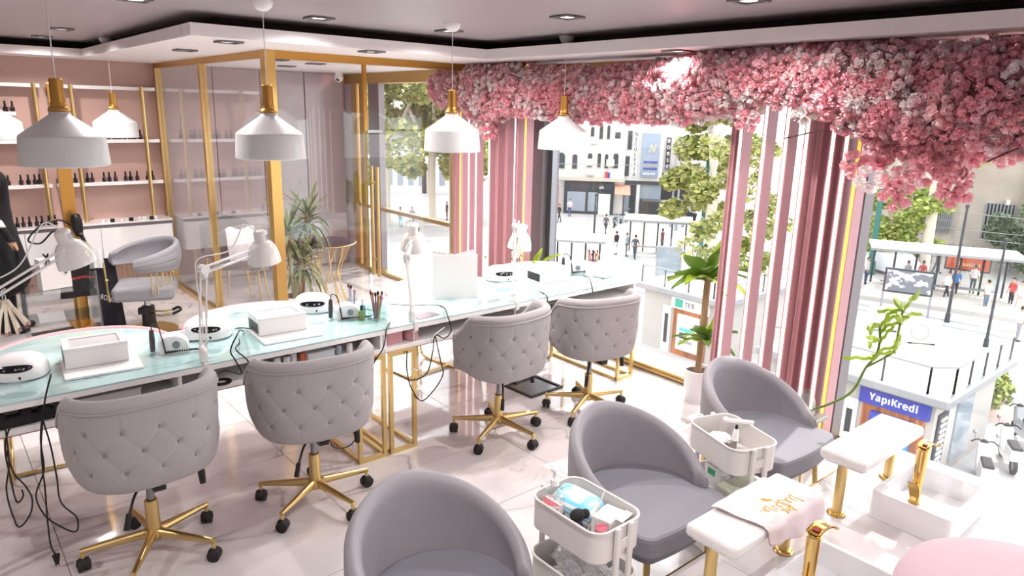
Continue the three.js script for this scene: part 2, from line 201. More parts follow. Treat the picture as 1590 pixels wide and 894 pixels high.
// ---------- nail desks ----------
const DY = 0.80, DZ = -3.50;
function nailDesk(x0, x1, lobes, label) {
  const g = thing('nail_desk', label, 'desk', [0, 0, 0], 0, 'nail desks'); const back = (x) => { let b = 4.12; for (const [c, w] of lobes) { const t = (x - c) / w; if (Math.abs(t) < 1) b = Math.max(b, 4.1 + 0.38 * Math.sqrt(1 - t * t)); } return b; };
  const outline = (inset) => { const s = new THREE.Shape(); s.moveTo(x0 + 0.001, -DZ + 0); s.lineTo(x1 - 0.001, -DZ); for (let i = 0; i <= 80; i++) { const x = x1 - 0.001 + (x0 - x1 + 0.002) * i / 80; s.lineTo(x, back(x) - inset); } return s; };
  const slab = (in_, y, h) => T(flat(extr(outline(in_), h)), 0, y, 0);
  part('desk_body', slab(0.025, DY - 0.034, 0.026), M.white, g);
  const top = slab(0.03, DY - 0.008, 0.008), p = top.attributes.position, uv = top.attributes.uv; for (let k = 0; k < p.count; k++) uv.setXY(k, p.getX(k) / 2.4, p.getZ(k) / 1.2); part('glass_top', top, M.teal, g);
  const rim = []; for (let i = 0; i <= 120; i++) { const x = x0 + (x1 - x0) * i / 120; rim.push([x, DY - 0.018, -back(x)]); } 
  part('pink_rim', tube(rim, 0.026, 240, 10), M.pinkDesk, g);
  const apron = grid(120, 1, (u, v) => { const x = x0 + (x1 - x0) * u; return [x, DY - 0.04 - v * 0.22, -back(x) + 0.02]; }); part('pink_apron', join([clean(apron), clean(T(apron.clone(), 0, 0, 0.012))]), new THREE.MeshStandardMaterial({ color: 0xc9949a, roughness: 0.5, side: THREE.DoubleSide }), g);
  part('lower_shelf', bx(x0 + 0.002, x1 - 0.002, 0.652, 0.675, -4.02, DZ - 0.005), M.white, g);
  part('shelf_front', bx(x0 + 0.002, x1 - 0.002, 0.60, 0.652, -3.95, -3.62), M.pinkDesk, g);
  for (const x of [x0 + 0.012, (x0 + x1) / 2, x1 - 0.012]) part('divider', bx(x - 0.009, x + 0.009, 0.675, DY - 0.034, -4.02, DZ - 0.02), M.white, g);
  part('shelf_back', bx(x0 + 0.002, x1 - 0.002, 0.675, DY - 0.034, -4.03, -4.02), M.whiteMatt, g);
  for (const [a, b] of [[x0 + 0.012, x0 + 0.2], [x1 - 0.2, x1 - 0.012]]) { const l = []; const w = 0.024; for (const z of [-3.475 - w / 2, -4.25]) l.push(bx(a, a + w, 0, 0.652, z - w / 2, z + w / 2), bx(b - w, b, 0, 0.652, z - w / 2, z + w / 2), bx(a + w, b - w, 0, w, z - w / 2, z + w / 2), bx(a + w, b - w, 0.652 - w, 0.652, z - w / 2, z + w / 2)); for (const x of [a, b - w]) l.push(bx(x, x + w, 0, w, -4.24, -3.49)); part('leg_frame', l, M.gold, g); }
  return g;
}
nailDesk(-0.26, 2.0, [[0.55, 0.42], [1.5, 0.42]], 'nail desk with teal marble top joined to the desk by the window');
nailDesk(2.0, 4.26, [[2.85, 0.42], [3.8, 0.4]], 'nail desk with teal marble top whose far end meets the window');

// ---------- swivel chairs with buttoned backs ----------
function shellGeo({ th, R, yt, yb, thick, flare, disp, nu = 120, nv = 28, inner = 0 }) { // wraps round +z, th = half angle
  const loop = []; for (let i = 0; i <= nv; i++) loop.push([1, i / nv]); for (let i = 1; i <= 5; i++) loop.push([1 - i / 6, 1, Math.sin(Math.PI * i / 6)]); for (let i = 0; i <= 10; i++) loop.push([0, 1 - i / 10]); for (let i = 1; i <= 4; i++) loop.push([i / 4, 0, -0.35 * Math.sin(Math.PI * i / 4)]);
  const f = (u, k) => { const a = (u * 2 - 1) * th, [o, h, bulge = 0] = loop[k]; const b = yb(a), t = yt(a), e = 1 - Math.pow(Math.abs(u * 2 - 1), 14) * 0.0; const tt = thick * (1 - 0.55 * smooth(0.93, 1, Math.abs(u * 2 - 1))); let y = b + (t - b) * h + bulge * thick * 0.45, r = flare(h, a) + (o - 1) * tt + (o === 1 && disp ? disp(a, y, h) : 0); const [rx, rz] = R(a); return [Math.sin(a) * rx * r, y, Math.cos(a) * rz * r]; };
  return grid(nu, loop.length - 1, (u, v) => f(u, Math.round(v * (loop.length - 1))));
}
function capShell(o) { // close the two ends of a shell by fanning its end loops
  const g = shellGeo(o), nu = o.nu ?? 120, p = g.attributes.position, n = p.count / (nu + 1), ix = [...g.index.array];
  for (const side of [0, nu]) { const ids = [...Array(n).keys()].map((k) => k * (nu + 1) + side); for (let k = 1; k < n - 1; k++) side ? ix.push(ids[0], ids[k], ids[k + 1]) : ix.push(ids[0], ids[k + 1], ids[k]); }
  g.setIndex(ix); g.computeVertexNormals(); return toCreasedNormals(g, 0.9);
}
function makeSwivel() {
  const g = thing('swivel_chair', '', 'chair', [0, 0, 0], 0, 'buttoned swivel chairs at the nail desks'); const R = 0.315, th = 1.98;
  const rows = [0.56, 0.652, 0.744], pitch = 0.146, btn = []; rows.forEach((y, r) => { for (let k = -4; k <= 4; k++) { const s = (k + (r === 1 ? 0.5 : 0)) * pitch; if (Math.abs(s / R) < th - 0.12) btn.push([s, y]); } });
  const dg = 0.092 / Math.hypot(pitch / 2, 0.092);
  const disp = (a, y) => { const s = a * R; let d = 0; for (const [bs, by] of btn) { const q = (s - bs) ** 2 + (y - by) ** 2; if (q < 0.006) d -= 0.010 * Math.exp(-q / 0.00016) + 0.004 * Math.exp(-q / 0.0012); } const m = smooth(0.555, 0.57, y) * (1 - smooth(0.735, 0.75, y)); for (const sg of [1, -1]) { const w = (s - sg * (y - rows[0]) * pitch / 0.184) / pitch; const f = Math.abs(w - Math.round(w)) * pitch * dg; d -= 0.0032 * m * Math.exp(-((f / 0.0035) ** 2)); } const up = smooth(0.744, 0.76, y) * (1 - smooth(0.83, 0.85, y)), dn = (1 - smooth(0.545, 0.56, y)) * smooth(0.5, 0.52, y); const wv = s / pitch, fv = Math.abs(wv - Math.round(wv)) * pitch; d -= 0.0022 * (up + dn) * Math.exp(-((fv / 0.003) ** 2)); return d; };
  const yt = (a) => 0.866 - 0.03 * Math.pow(Math.abs(a) / th, 2) - 0.12 * smooth(1.35, th, Math.abs(a)), yb = (a) => 0.465 + 0.06 * Math.pow(Math.abs(a) / th, 3), flare = (h) => R * (0.9 + 0.1 * Math.pow(Math.sin(Math.min(1, h * 2.6 + 0.02) * Math.PI / 2), 0.55) + 0.02 * h);
  const sq = (a) => 1 / Math.pow(Math.abs(Math.sin(a)) ** 2.5 + Math.abs(Math.cos(a)) ** 2.5, 1 / 2.5), RR = (a) => [0.98 * sq(a), 0.86 * sq(a)];
  const sh = part('backrest', capShell({ th, R: RR, yt, yb, thick: 0.06, flare, disp: (a, y, h) => h > 0.02 && h < 0.97 ? disp(a, y) : 0, nu: 230, nv: 60 }), M.velvet, g);
  const pip = []; for (let i = 0; i <= 60; i++) { const a = (i / 30 - 1) * th, r = flare(0.95) + 0.001, q = RR(a); pip.push([Math.sin(a) * r * q[0], yt(a) - 0.024, Math.cos(a) * r * q[1]]); } part('piping', tube(pip, 0.0055, 160, 6), M.velvet, sh);
  const bg = ball(0.009, 0, 0, 0, 8, 1, 1, 0.6); for (const [s, y] of btn) { const a = s / R, h = (y - yb(a)) / (yt(a) - yb(a)), q = RR(a), r = flare(h) - 0.0125; part('button', bg, M.velvetD, sh, [Math.sin(a) * r * q[0], y, Math.cos(a) * r * q[1]], [0, a, 0]); }
  part('seat', [T(new RoundedBoxGeometry(0.42, 0.09, 0.42, 4, 0.04), 0, 0.49, -0.02)], M.velvet, g);
  part('seat_plate', [box(0.2, 0.03, 0.2, 0, 0.43, 0), box(0.05, 0.03, 0.28, 0, 0.415, 0.03)], M.black, g);
  part('lever', [tube([[-0.03, 0.405, 0.05], [-0.09, 0.39, 0.12], [-0.13, 0.33, 0.16]], 0.006, 16), rod([-0.13, 0.335, 0.16], [-0.15, 0.27, 0.175], 0.011, 0.013)], M.black, g);
  part('tilt_knob', rod([0.2, 0.40, 0.1], [0.2, 0.34, 0.11], 0.017, 0.014), M.black, g);
  part('gas_spring', cyl(0.017, 0.017, 0.16, 0, 0.25, 0), M.steel, g); part('column', [lathe([[0, 0.09], [0.042, 0.09], [0.042, 0.12], [0.03, 0.135], [0.029, 0.28], [0.025, 0.285], [0, 0.285]], 28)], M.gold, g);
  const base = new THREE.Group(); base.name = 'base'; g.add(base);
  for (let k = 0; k < 5; k++) { const a = k * 72 * D2R, c = Math.cos(a), s = Math.sin(a); const leg = part('leg', (() => { const q = grid(8, 1, (u, v) => { const t = u * Math.PI * 2, w = v ? 0.011 : 0.021, hh = v ? 0.012 : 0.026; return [v ? 0.30 : 0.03, (v ? 0.098 : 0.115) + Math.sin(t) * hh, Math.cos(t) * w]; }); return T(join([clean(q), cyl(0.010, 0.010, 0.03, 0.293, 0.062, 0, 12), T(cyl(0.0115, 0.0115, 0.003, 0, 0, 0, 12), 0.301, 0.098, 0, 0, 0, Math.PI / 2)]), 0, 0, 0, 0, -a); })(), M.gold, base);
    const yw = rnd() * 6.28; const cx = 0.293 * c, cz = 0.293 * s, wheel = []; for (const o of [-0.014, 0.014]) wheel.push(T(new THREE.CylinderGeometry(0.029, 0.029, 0.02, 20), 0, 0.029, o, Math.PI / 2)); wheel.push(T(new THREE.SphereGeometry(0.031, 16, 10, 0, 6.28, 0, 1.7), 0, 0.034, 0)); part('caster', T(join(wheel), cx, 0, cz, 0, yw), M.rubber, base); }
  return g;
}
const sw0 = makeSwivel();
[[0.64, -3.29, 48, 0.05, 'grey buttoned swivel chair beside the black cords hanging from the desk'], [1.425, -3.26, 4, -0.1, 'grey buttoned swivel chair next to the gold leg frames where two desks meet'], [2.71, -3.30, 9, 0.12, 'grey buttoned swivel chair in front of the tall white display box'], [3.46, -3.22, 12, -0.18, 'grey buttoned swivel chair at the window end of the desks']].forEach(([x, z, a, t, lab], i) => {
  const c = i ? copy(sw0, [x, 0, z], t, lab) : sw0; c.userData.label = lab; c.position.set(x, 0, z); c.rotation.y = t; c.getObjectByName('base').rotation.y = -a * D2R - t; });

// ---------- pedicure lounge chairs ----------
function makeLounge() {
  const g = thing('lounge_chair', '', 'chair', [0, 0, 0], 0, 'grey pedicure chairs facing the platform'); const th = 2.2;
  const yt = (a) => { const t = Math.abs(a) / th; return 0.75 - 0.275 * Math.pow(t, 1.5); }, yb = () => 0.345;
  const sh = capShell({ th, R: () => [1.02, 0.93], yt, yb, thick: 0.062, flare: (h) => 0.315 + 0.035 * Math.pow(h, 0.8) + 0.012 * Math.sin(h * Math.PI), nu: 120, nv: 22, disp: (a, y, h) => -0.006 * Math.exp(-(((h - 0.62 - 0.2 * Math.abs(a) / th) / 0.015) ** 2)) });
  sh.rotateY(Math.PI); part('shell', sh, M.leather, g);
  const s = new THREE.Shape(); s.moveTo(-0.255, -0.29); s.quadraticCurveTo(0, -0.335, 0.255, -0.29); s.quadraticCurveTo(0.3, -0.28, 0.295, -0.2); for (let i = 0; i <= 24; i++) { const a = i / 24 * Math.PI; s.lineTo(0.283 * Math.cos(a), 0.26 * Math.sin(a) - 0.02); } s.lineTo(-0.295, -0.2); s.quadraticCurveTo(-0.3, -0.28, -0.255, -0.29);
  part('seat_cushion', T(flat(extr(s, 0.062, 0.018, 20)), 0, 0.375, 0), M.seatGrey, g); part('seat_base', T(flat(extr(s, 0.02)), 0, 0.338, 0), M.seatGrey, g);
  for (const [x, z] of [[-0.22, 0.23], [0.22, 0.23], [-0.2, -0.2], [0.2, -0.2]]) part('leg', rod([x, 0.345, z], [x * 1.16, 0, z * 1.16], 0.017, 0.011, 16), M.gold, g);
  return g;
}
const lo0 = makeLounge();
[[2.26, -1.77, 0.02, 'grey lounge chair between the two white trolleys'], [3.26, -1.79, 0.0, 'grey lounge chair in front of the pink slat screen'], [1.2, -1.75, -0.02, 'grey lounge chair whose back is turned to the swivel chairs, trolley at its side']].forEach(([x, z, t, lab], i) => { const c = i ? copy(lo0, [x, 0, z], t, lab) : lo0; c.userData.label = lab; c.position.set(x, 0, z); c.rotation.y = t; c.scale.set(0.91, 1, 0.94); });

// pink upholstered stool beside the basins
{ const g = thing('round_stool', 'pale pink upholstered round stool beside the basins', 'stool', [2.5, PH, -0.40]); part('cushion', lathe([[0, 0.2], [0.34, 0.2], [0.37, 0.215], [0.38, 0.25], [0.36, 0.3], [0.29, 0.34], [0.16, 0.36], [0, 0.365]], 64), M.pinkSoft, g); part('plinth', cyl(0.22, 0.24, 0.17, 0, 0.03, 0, 48), M.pinkDesk, g); part('ring', cyl(0.225, 0.225, 0.03, 0, 0, 0, 48), M.gold, g); }

// ---------- foot rests, basins, taps ----------
function footrest(x0, x1, label) {
  const g = thing('foot_rest', label, 'foot rest', [(x0 + x1) / 2, PH, -1.235], 0, 'white padded foot rests'); const w = x1 - x0;
  part('pad', new RoundedBoxGeometry(w, 0.055, 0.215, 4, 0.02), M.enamel, g, [0, 0.285, 0]); part('pad_board', box(w - 0.05, 0.012, 0.17, 0, 0.252, 0), M.white, g);
  for (const s of [-1, 1]) { const p = part('post', cyl(0.022, 0.022, 0.24, s * (w / 2 - 0.045), 0.006, -0.01, 28), M.gold, g); part('flange', lathe([[0, 0.012], [0.03, 0.012], [0.04, 0.006], [0.041, 0], [0, 0]], 28), M.goldShine, p, [s * (w / 2 - 0.045), 0, -0.01]); }
  return g;
}
footrest(1.995, 2.625, 'white padded foot rest carrying the embroidered pink towel'); footrest(2.995, 3.625, 'bare white padded foot rest beside the vase with the lucky bamboo stem');
function basin(x, z, label) {
  const g = thing('basin', label, 'basin', [x, PH, z], 0, 'white ceramic foot basins'); const w = 0.44, d = 0.322, h = 0.135, t = 0.014;
  const outer = rrect(w, d, 0.012), hole = rrect(w - 0.10, d - 2 * t, 0.02), hp = new THREE.Path(hole.getPoints(12).map((p) => new THREE.Vector2(p.x + 0.036, p.y))); outer.holes.push(hp);
  part('bowl', [T(flat(extr(outer, h - 0.006, 0.003, 6)), 0, 0.003, 0), bx(-w / 2 + 0.01, w / 2 - 0.01, 0.002, 0.03, -d / 2 + 0.01, d / 2 - 0.01)], M.ceramic, g); part('drain', cyl(0.022, 0.022, 0.004, 0.03, 0.03, 0), M.gold, g);
  const tp = thing('tap', label.includes('window') ? 'gold tap with flat spout on the basin nearest the window' : 'gold tap with flat spout on the basin by the pink stool', 'tap', [x - 0.185, PH + h, z], 0, 'gold waterfall taps');
  part('body', [lathe([[0, 0], [0.026, 0], [0.026, 0.006], [0.02, 0.012], [0.02, 0.1], [0.0225, 0.1], [0.0225, 0.103], [0.021, 0.106], [0.024, 0.25], [0.024, 0.26], [0, 0.262]], 32)], M.goldShine, tp);
  const sp = grid(16, 12, (u, v) => { const q = (v - 0.5) * 2; return [-0.015 + u * 0.15, 0.264 + 0.02 * Math.sin(u * 2.0) - 0.05 * u * u + (Math.abs(q) > 0.8 ? 0.006 : 0), q * (0.024 + 0.004 * u)]; }); part('spout', [clean(sp), clean(T(sp.clone(), 0, -0.004, 0))], new THREE.MeshStandardMaterial({ color: 0xe6bd62, metalness: 1, roughness: 0.12, side: THREE.DoubleSide }), tp);
  part('spout_mark', T(new THREE.CylinderGeometry(0.013, 0.013, 0.002, 4), 0.01, 0.2715, 0, 0, 0.78), std(0x8e1220, 0.4), tp);
  const lv = grid(14, 6, (u, v) => { const q = (v - 0.5) * 2, w_ = 0.013 + 0.008 * Math.sin(u * 2.6); return [-0.022 - 0.06 * u + 0.012 * Math.sin(u * 3.1), 0.008 + u * 0.115, q * w_ + 0.004]; }); part('lever', [clean(lv), clean(T(lv.clone(), 0.004, 0, 0))], new THREE.MeshStandardMaterial({ color: 0xdcb460, metalness: 1, roughness: 0.15, side: THREE.DoubleSide }), tp); part('lever_joint', rod([-0.03, 0.03, 0.004], [0, 0.035, 0], 0.011), M.goldShine, tp);
}
basin(3.36, -0.98, 'square white ceramic basin standing nearest the window'); basin(2.36, -0.95, 'square white ceramic basin between the towel foot rest and the pink stool');
{ // towel draped over the foot rest
  const g = thing('towel', 'pale pink towel with gold embroidery draped over the foot rest', 'towel');
  const x0 = 2.20, x1 = 2.56, zT = -1.337, zE = -1.135; const surf = (u, v, up) => { const sk = 0.10 * (v - 0.5); let x = x0 + (x1 - x0) * u + sk - 0.05 * (1 - u) * v, s = v * 0.36 * (0.82 + 0.22 * u), z, y; const run = zE - zT; const wr = 0.005 * Math.sin(u * 17 + v * 6) * (0.3 + v) + 0.004 * Math.sin(v * 13 + u * 4); if (s < run) { z = zT + s; y = PH + 0.318 + Math.max(0, wr); } else { const e = s - run, a = Math.min(e / 0.03, Math.PI / 2); z = zE + 0.02 * Math.sin(a) + wr; y = PH + 0.318 - 0.02 * (1 - Math.cos(a)) - Math.max(0, e - 0.047); } return [x, y + (s < run ? up : 0), z + (s < run ? 0 : up)]; };
  part('cloth', [clean(grid(40, 40, (u, v) => surf(u, v, 0.006))), clean(grid(40, 40, (u, v) => surf(u, v, 0.0)))], (() => { const t = canvasTex(1024, 1024, (c, w, h) => { c.fillStyle = '#e0d0d2'; c.fillRect(0, 0, w, h); c.strokeStyle = c.fillStyle = '#b98f2e'; c.lineWidth = 15; c.lineCap = 'round'; c.save(); c.translate(w * 0.5, h * 0.52); c.rotate(Math.PI); for (const [x0, n, sc, dy] of [[-290, 8, 1, 0], [-60, 4, 0.55, 110]]) { c.beginPath(); for (let i = 0; i <= n * 16; i++) { const t = i / 16, px = x0 + t * 70 * sc + 26 * sc * Math.sin(t * 6.28), py = dy - sc * (34 + (Math.floor(t) % 3 === 0 ? 46 : 6)) * Math.cos(t * 6.28); i ? c.lineTo(px, py) : c.moveTo(px, py); } c.stroke(); } c.beginPath(); c.arc(0, -190, 30, 0, 7); c.fill(); c.beginPath(); c.ellipse(-20, -150, 46, 24, -0.4, 0, 7); c.fill(); c.restore(); }); return new THREE.MeshPhysicalMaterial({ map: t, roughness: 0.9, side: THREE.DoubleSide, sheen: 0.4, bumpMap: velvetBump, bumpScale: 0.0008 }); })(), g);
  part('hem', tube([...Array(21).keys()].map((i) => surf(i / 20, 0.985, 0.004)), 0.004, 60, 6), M.pinkSoft, g);
}
// ---------- trolleys ----------
function tray(w, d, h, r) { const s = rrect(w, d, r), i = rrect(w - 0.008, d - 0.008, r - 0.004); s.holes.push(new THREE.Path(i.getPoints(14))); const rim = []; const pts = rrect(w, d, r).getSpacedPoints(80); for (const p of pts.slice(0, -1)) rim.push([p.x, h, p.y]); return join([flat(extr(s, h, 0, 14)), tube(rim, 0.0055, 160, 6, true), T(flat(extr(rrect(w - 0.006, d - 0.006, r - 0.003), 0.004, 0, 14)), 0, 0.002, 0)]); }
function makeTrolley() {
  const g = thing('trolley', '', 'trolley', [0, 0, 0], 0, 'white three-tier trolleys'); const w = 0.25, d = 0.36;
  const tg = tray(w, d, 0.12, 0.06); for (const y of [0.53, 0.29, 0.07]) part('tray', tg, M.cream, g, [0, y, 0]);
  for (const s of [-1, 1]) { for (const o of [-0.035, 0.035]) part('post', [bx(o - 0.011, o + 0.011, 0.05, 0.66, s * d / 2 + (s > 0 ? 0.002 : -0.02), s * d / 2 + (s > 0 ? 0.02 : -0.002), 0.006)], M.cream, g); part('cross_plate', bx(-0.03, 0.03, 0.56, 0.6, s * (d / 2 + 0.006) - 0.003, s * (d / 2 + 0.006) + 0.003), M.cream, g); }
  for (const x of [-0.09, 0.09]) for (const z of [-0.15, 0.15]) part('caster', [T(new THREE.CylinderGeometry(0.024, 0.024, 0.018, 16), x, 0.024, z, 0, 0, Math.PI / 2), cyl(0.006, 0.006, 0.03, x, 0.04, z, 8)], M.rubber, g);
  return g;
}
const tr0 = makeTrolley(), TY = 0.536; tr0.position.set(1.75, 0, -1.61); tr0.userData.label = 'cream trolley holding wipes, a pump bottle and bagged cotton';
const tr1 = copy(tr0, [2.735, 0, -1.63], -0.32, 'cream trolley holding a spray bottle and the printed glove pack');
{ // contents of the first trolley, local -> world without turn
  const O = (x, z) => [1.75 + x, TY, -1.61 + z];
  const b = thing('pump_bottle', 'clear pump bottle with red printed label in the trolley', 'bottle', O(-0.062, -0.105)); b.scale.setScalar(1.2); part('bottle_body', lathe([[0, 0], [0.033, 0], [0.035, 0.006], [0.035, 0.1], [0.028, 0.12], [0.013, 0.128], [0.013, 0.14], [0, 0.14]], 28), M.bottle, b); part('label_band', cyl(0.0356, 0.0356, 0.055, 0, 0.03, 0, 28), (() => { const t = canvasTex(512, 128, (c, w, h) => { c.fillStyle = '#f3e9ea'; c.fillRect(0, 0, w, h); c.fillStyle = '#c01f3c'; c.fillRect(0, 76, w, 52); c.font = 'bold 54px sans-serif'; for (let i = 0; i < 3; i++) c.fillText('AKIS', 20 + i * 175, 62); }); return new THREE.MeshStandardMaterial({ map: t, roughness: 0.4 }); })(), b); part('pump', [cyl(0.014, 0.014, 0.02, 0, 0.14, 0), cyl(0.005, 0.005, 0.03, 0, 0.16, 0), box(0.05, 0.012, 0.018, 0.012, 0.192, 0, 0.005)], M.whiteGloss, b);
  const wp = thing('wipes_pack', 'blue and white pack of wet wipes in the trolley', 'wipes', O(0.02, -0.06), 0.25); const pk = new THREE.SphereGeometry(1, 32, 20); { const p = pk.attributes.position; for (let i = 0; i < p.count; i++) { const q = V(p.getX(i), p.getY(i), p.getZ(i)); const f = (v, e) => Math.sign(v) * Math.pow(Math.abs(v), e); p.setXYZ(i, f(q.x, 0.5) * 0.065, f(q.y, 0.7) * 0.03, f(q.z, 0.45) * 0.095); } pk.computeVertexNormals(); }
  part('pack', pk, (() => { const t = texture(256, 256, (u, v) => { const n = fbm(u * 6, v * 6, 4, 6); return n > 0.5 ? [236, 244, 250] : mixc([70, 180, 226], [150, 214, 240], n * 2); }); return phy(0xffffff, 0.3, { map: t }); })(), wp, [0, 0.085, 0], [0.12, 0, 0.1]); part('lid', new RoundedBoxGeometry(0.06, 0.008, 0.08, 3, 0.004), M.whiteGloss, wp, [0.002, 0.114, -0.005], [0.12, 0, 0.1]);
  const br = thing('dusting_brush', 'black powder brush lying among the pots in the trolley', 'brush', O(-0.062, 0.02)); part('bristles', [ball(0.026, 0, 0.1, 0, 18, 1.2, 0.9, 1), ball(0.018, 0.03, 0.1, 0.01, 12)], M.blackSoft, br); part('handle', rod([0, 0.09, 0], [0.03, 0.01, 0.01], 0.012, 0.009), std(0x4d3b78, 0.3), br);
  const nf = one('nail_file', box(0.022, 0.17, 0.004, 0, 0, 0, 0.001), std(0xe6e0da, 0.6), 'pale nail file leaning upright in the trolley', 'nail file', [1.75 + 0.02, TY + 0.09, -1.61 + 0.035], [0.25, 0.4, -0.5]);
  const jr = thing('jar', 'small clear jar with pink liquid in the trolley', 'jar', O(-0.035, 0.115)); part('liquid', cyl(0.024, 0.024, 0.03, 0, 0.055, 0), phy(0xe8436b, 0.2), jr); part('glass_wall', lathe([[0.0255, 0], [0.0255, 0.1], [0.026, 0.105], [0.0245, 0.105], [0.0245, 0]], 28), M.bottle, jr); part('foot', cyl(0.024, 0.024, 0.055), M.whiteMatt, jr);
  const bxg = thing('carton', 'white cardboard carton with open flap in the trolley', 'carton', O(0.045, 0.075), 0.2); part('carton_body', box(0.11, 0.095, 0.08, 0, 0.047, 0, 0.002), M.whiteMatt, bxg); part('flap', box(0.08, 0.002, 0.03, 0.02, 0.1, 0.045), M.whiteMatt, bxg, null, [0.1, 0, 0]);
  // crumpled bags in the middle tray
  const bagM = phy(0xf3f3f5, 0.12, { transmission: 0.45, thickness: 0, side: THREE.DoubleSide, clearcoat: 0.6 });
  const crumple = (rx, ry, rz, sd) => { const s = new THREE.IcosahedronGeometry(1, 12), p = s.attributes.position; for (let i = 0; i < p.count; i++) { const q = V(p.getX(i), p.getY(i), p.getZ(i)); const n = Math.abs(fbm(q.x * 3 + sd, q.y * 3 + q.z * 2.3 + 9, 4, 64) - 0.47) * 1.5 + Math.abs(noise(q.x * 7 + sd, q.z * 7 + q.y * 5) - 0.5) * 0.3; q.multiplyScalar(0.72 + n * 0.7); p.setXYZ(i, q.x * rx, q.y * ry, q.z * rz); } s.computeVertexNormals(); return s; };
  for (const [x, y, z, a, s] of [[0.015, 0.37, -0.095, 0.058, 3], [-0.052, 0.37, -0.02, 0.056, 17], [0.052, 0.37, 0.012, 0.056, 29], [-0.04, 0.375, 0.095, 0.058, 41], [0.055, 0.365, 0.105, 0.05, 53]]) one('plastic_bag', crumple(a, a * 0.75, a * 1.05, s), bagM, 'crumpled clear plastic bag in the middle tray of the trolley', 'plastic bag', [1.75 + x, y, -1.61 + z], null, 'crumpled bags in the trolley');
  one('plastic_bag', crumple(0.075, 0.045, 0.06, 77), bagM, 'crumpled white plastic bag in the lowest tray of the trolley', 'plastic bag', [1.75, 0.14, -1.58], null);
  const L = (x, z) => { const v = V(x, 0, z).applyAxisAngle(V(0, 1, 0), -0.32); return [2.735 + v.x, TY, -1.63 + v.z]; };
  const cot = thing('cotton_box', 'printed box of cotton pads in the trolley by the lounge chair', 'box', L(-0.02, -0.06), -0.1); part('box_body', box(0.12, 0.05, 0.11, 0, 0.026, 0, 0.002), std(0x6d5548, 0.6), cot); part('cotton', crumple(0.06, 0.022, 0.06, 91), M.whiteMatt, cot, [0, 0.06, 0]);
  const sb = thing('spray_bottle', 'clear bottle with black nozzle in the trolley', 'bottle', L(-0.01, 0.035)); part('bottle_body', lathe([[0, 0], [0.024, 0], [0.025, 0.005], [0.025, 0.07], [0.016, 0.085], [0.014, 0.095], [0, 0.095]], 24), M.bottle, sb); part('neck', lathe([[0.015, 0.09], [0.015, 0.12], [0.009, 0.145], [0, 0.145]], 20), M.whiteGloss, sb); part('nozzle', cyl(0.007, 0.006, 0.02, 0, 0.145, 0), M.black, sb);
  const ho = thing('nail_brush', 'white plastic brush resting on the trolley rim', 'brush', L(0.09, -0.08)); part('grip', [rod([-0.03, 0.12, -0.03], [0.03, 0.125, 0.07], 0.011), ball(0.014, -0.035, 0.122, -0.04, 12)], M.whiteGloss, ho); part('rack', (() => { const l = []; for (let i = 0; i < 6; i++) l.push(cyl(0.002, 0.002, 0.03, -0.05 + i * 0.014, 0.004, 0.16, 6), cyl(0.002, 0.002, 0.03, -0.05 + i * 0.014, 0.004, 0.18, 6)); return l; })(), M.white, ho);
  const evonyT = canvasTex(512, 256, (c, w, h) => { c.fillStyle = '#c3c8b4'; c.fillRect(0, 0, w, h); c.fillStyle = '#d9dbcf'; c.fillRect(0, 0, w, 90); c.fillStyle = '#3c3a38'; c.font = 'bold 118px sans-serif'; c.textAlign = 'center'; c.fillText('evony', w / 2, 190); c.fillStyle = '#3f8f56'; c.fillRect(10, 120, 26, 60); c.fillStyle = '#d08f64'; c.fillRect(476, 150, 24, 50); });
  const ev = thing('glove_pack', 'printed pack reading evony in the middle tray of the trolley', 'pack', [L(-0.02, 0.10)[0], 0.296, L(-0.02, 0.10)[2]], -0.32 + 0.12); part('pack_body', new RoundedBoxGeometry(0.2, 0.15, 0.09, 3, 0.012), std(0xc3c8b4, 0.5), ev, [0, 0.08, 0]); part('print', new THREE.PlaneGeometry(0.18, 0.11), new THREE.MeshStandardMaterial({ map: evonyT, roughness: 0.4 }), ev, [0, 0.08, 0.0456]);
  one('bag_roll', crumple(0.085, 0.05, 0.06, 133), bagM, 'clear bag bundle behind the printed glove pack', 'plastic bag', [L(0, -0.07)[0], 0.36, L(0, -0.07)[2]]);
  const gb = thing('leaflet_box', 'narrow white box with green corner behind the lounge chair', 'box', [L(-0.09, 0.0)[0], 0.296, L(-0.09, 0.0)[2]], -0.3); part('box_body', box(0.03, 0.2, 0.08, 0, 0.1, 0, 0.002), M.white, gb); part('green_mark', box(0.002, 0.03, 0.05, -0.016, 0.175, 0.01), std(0x2e9a6c, 0.5), gb);
}
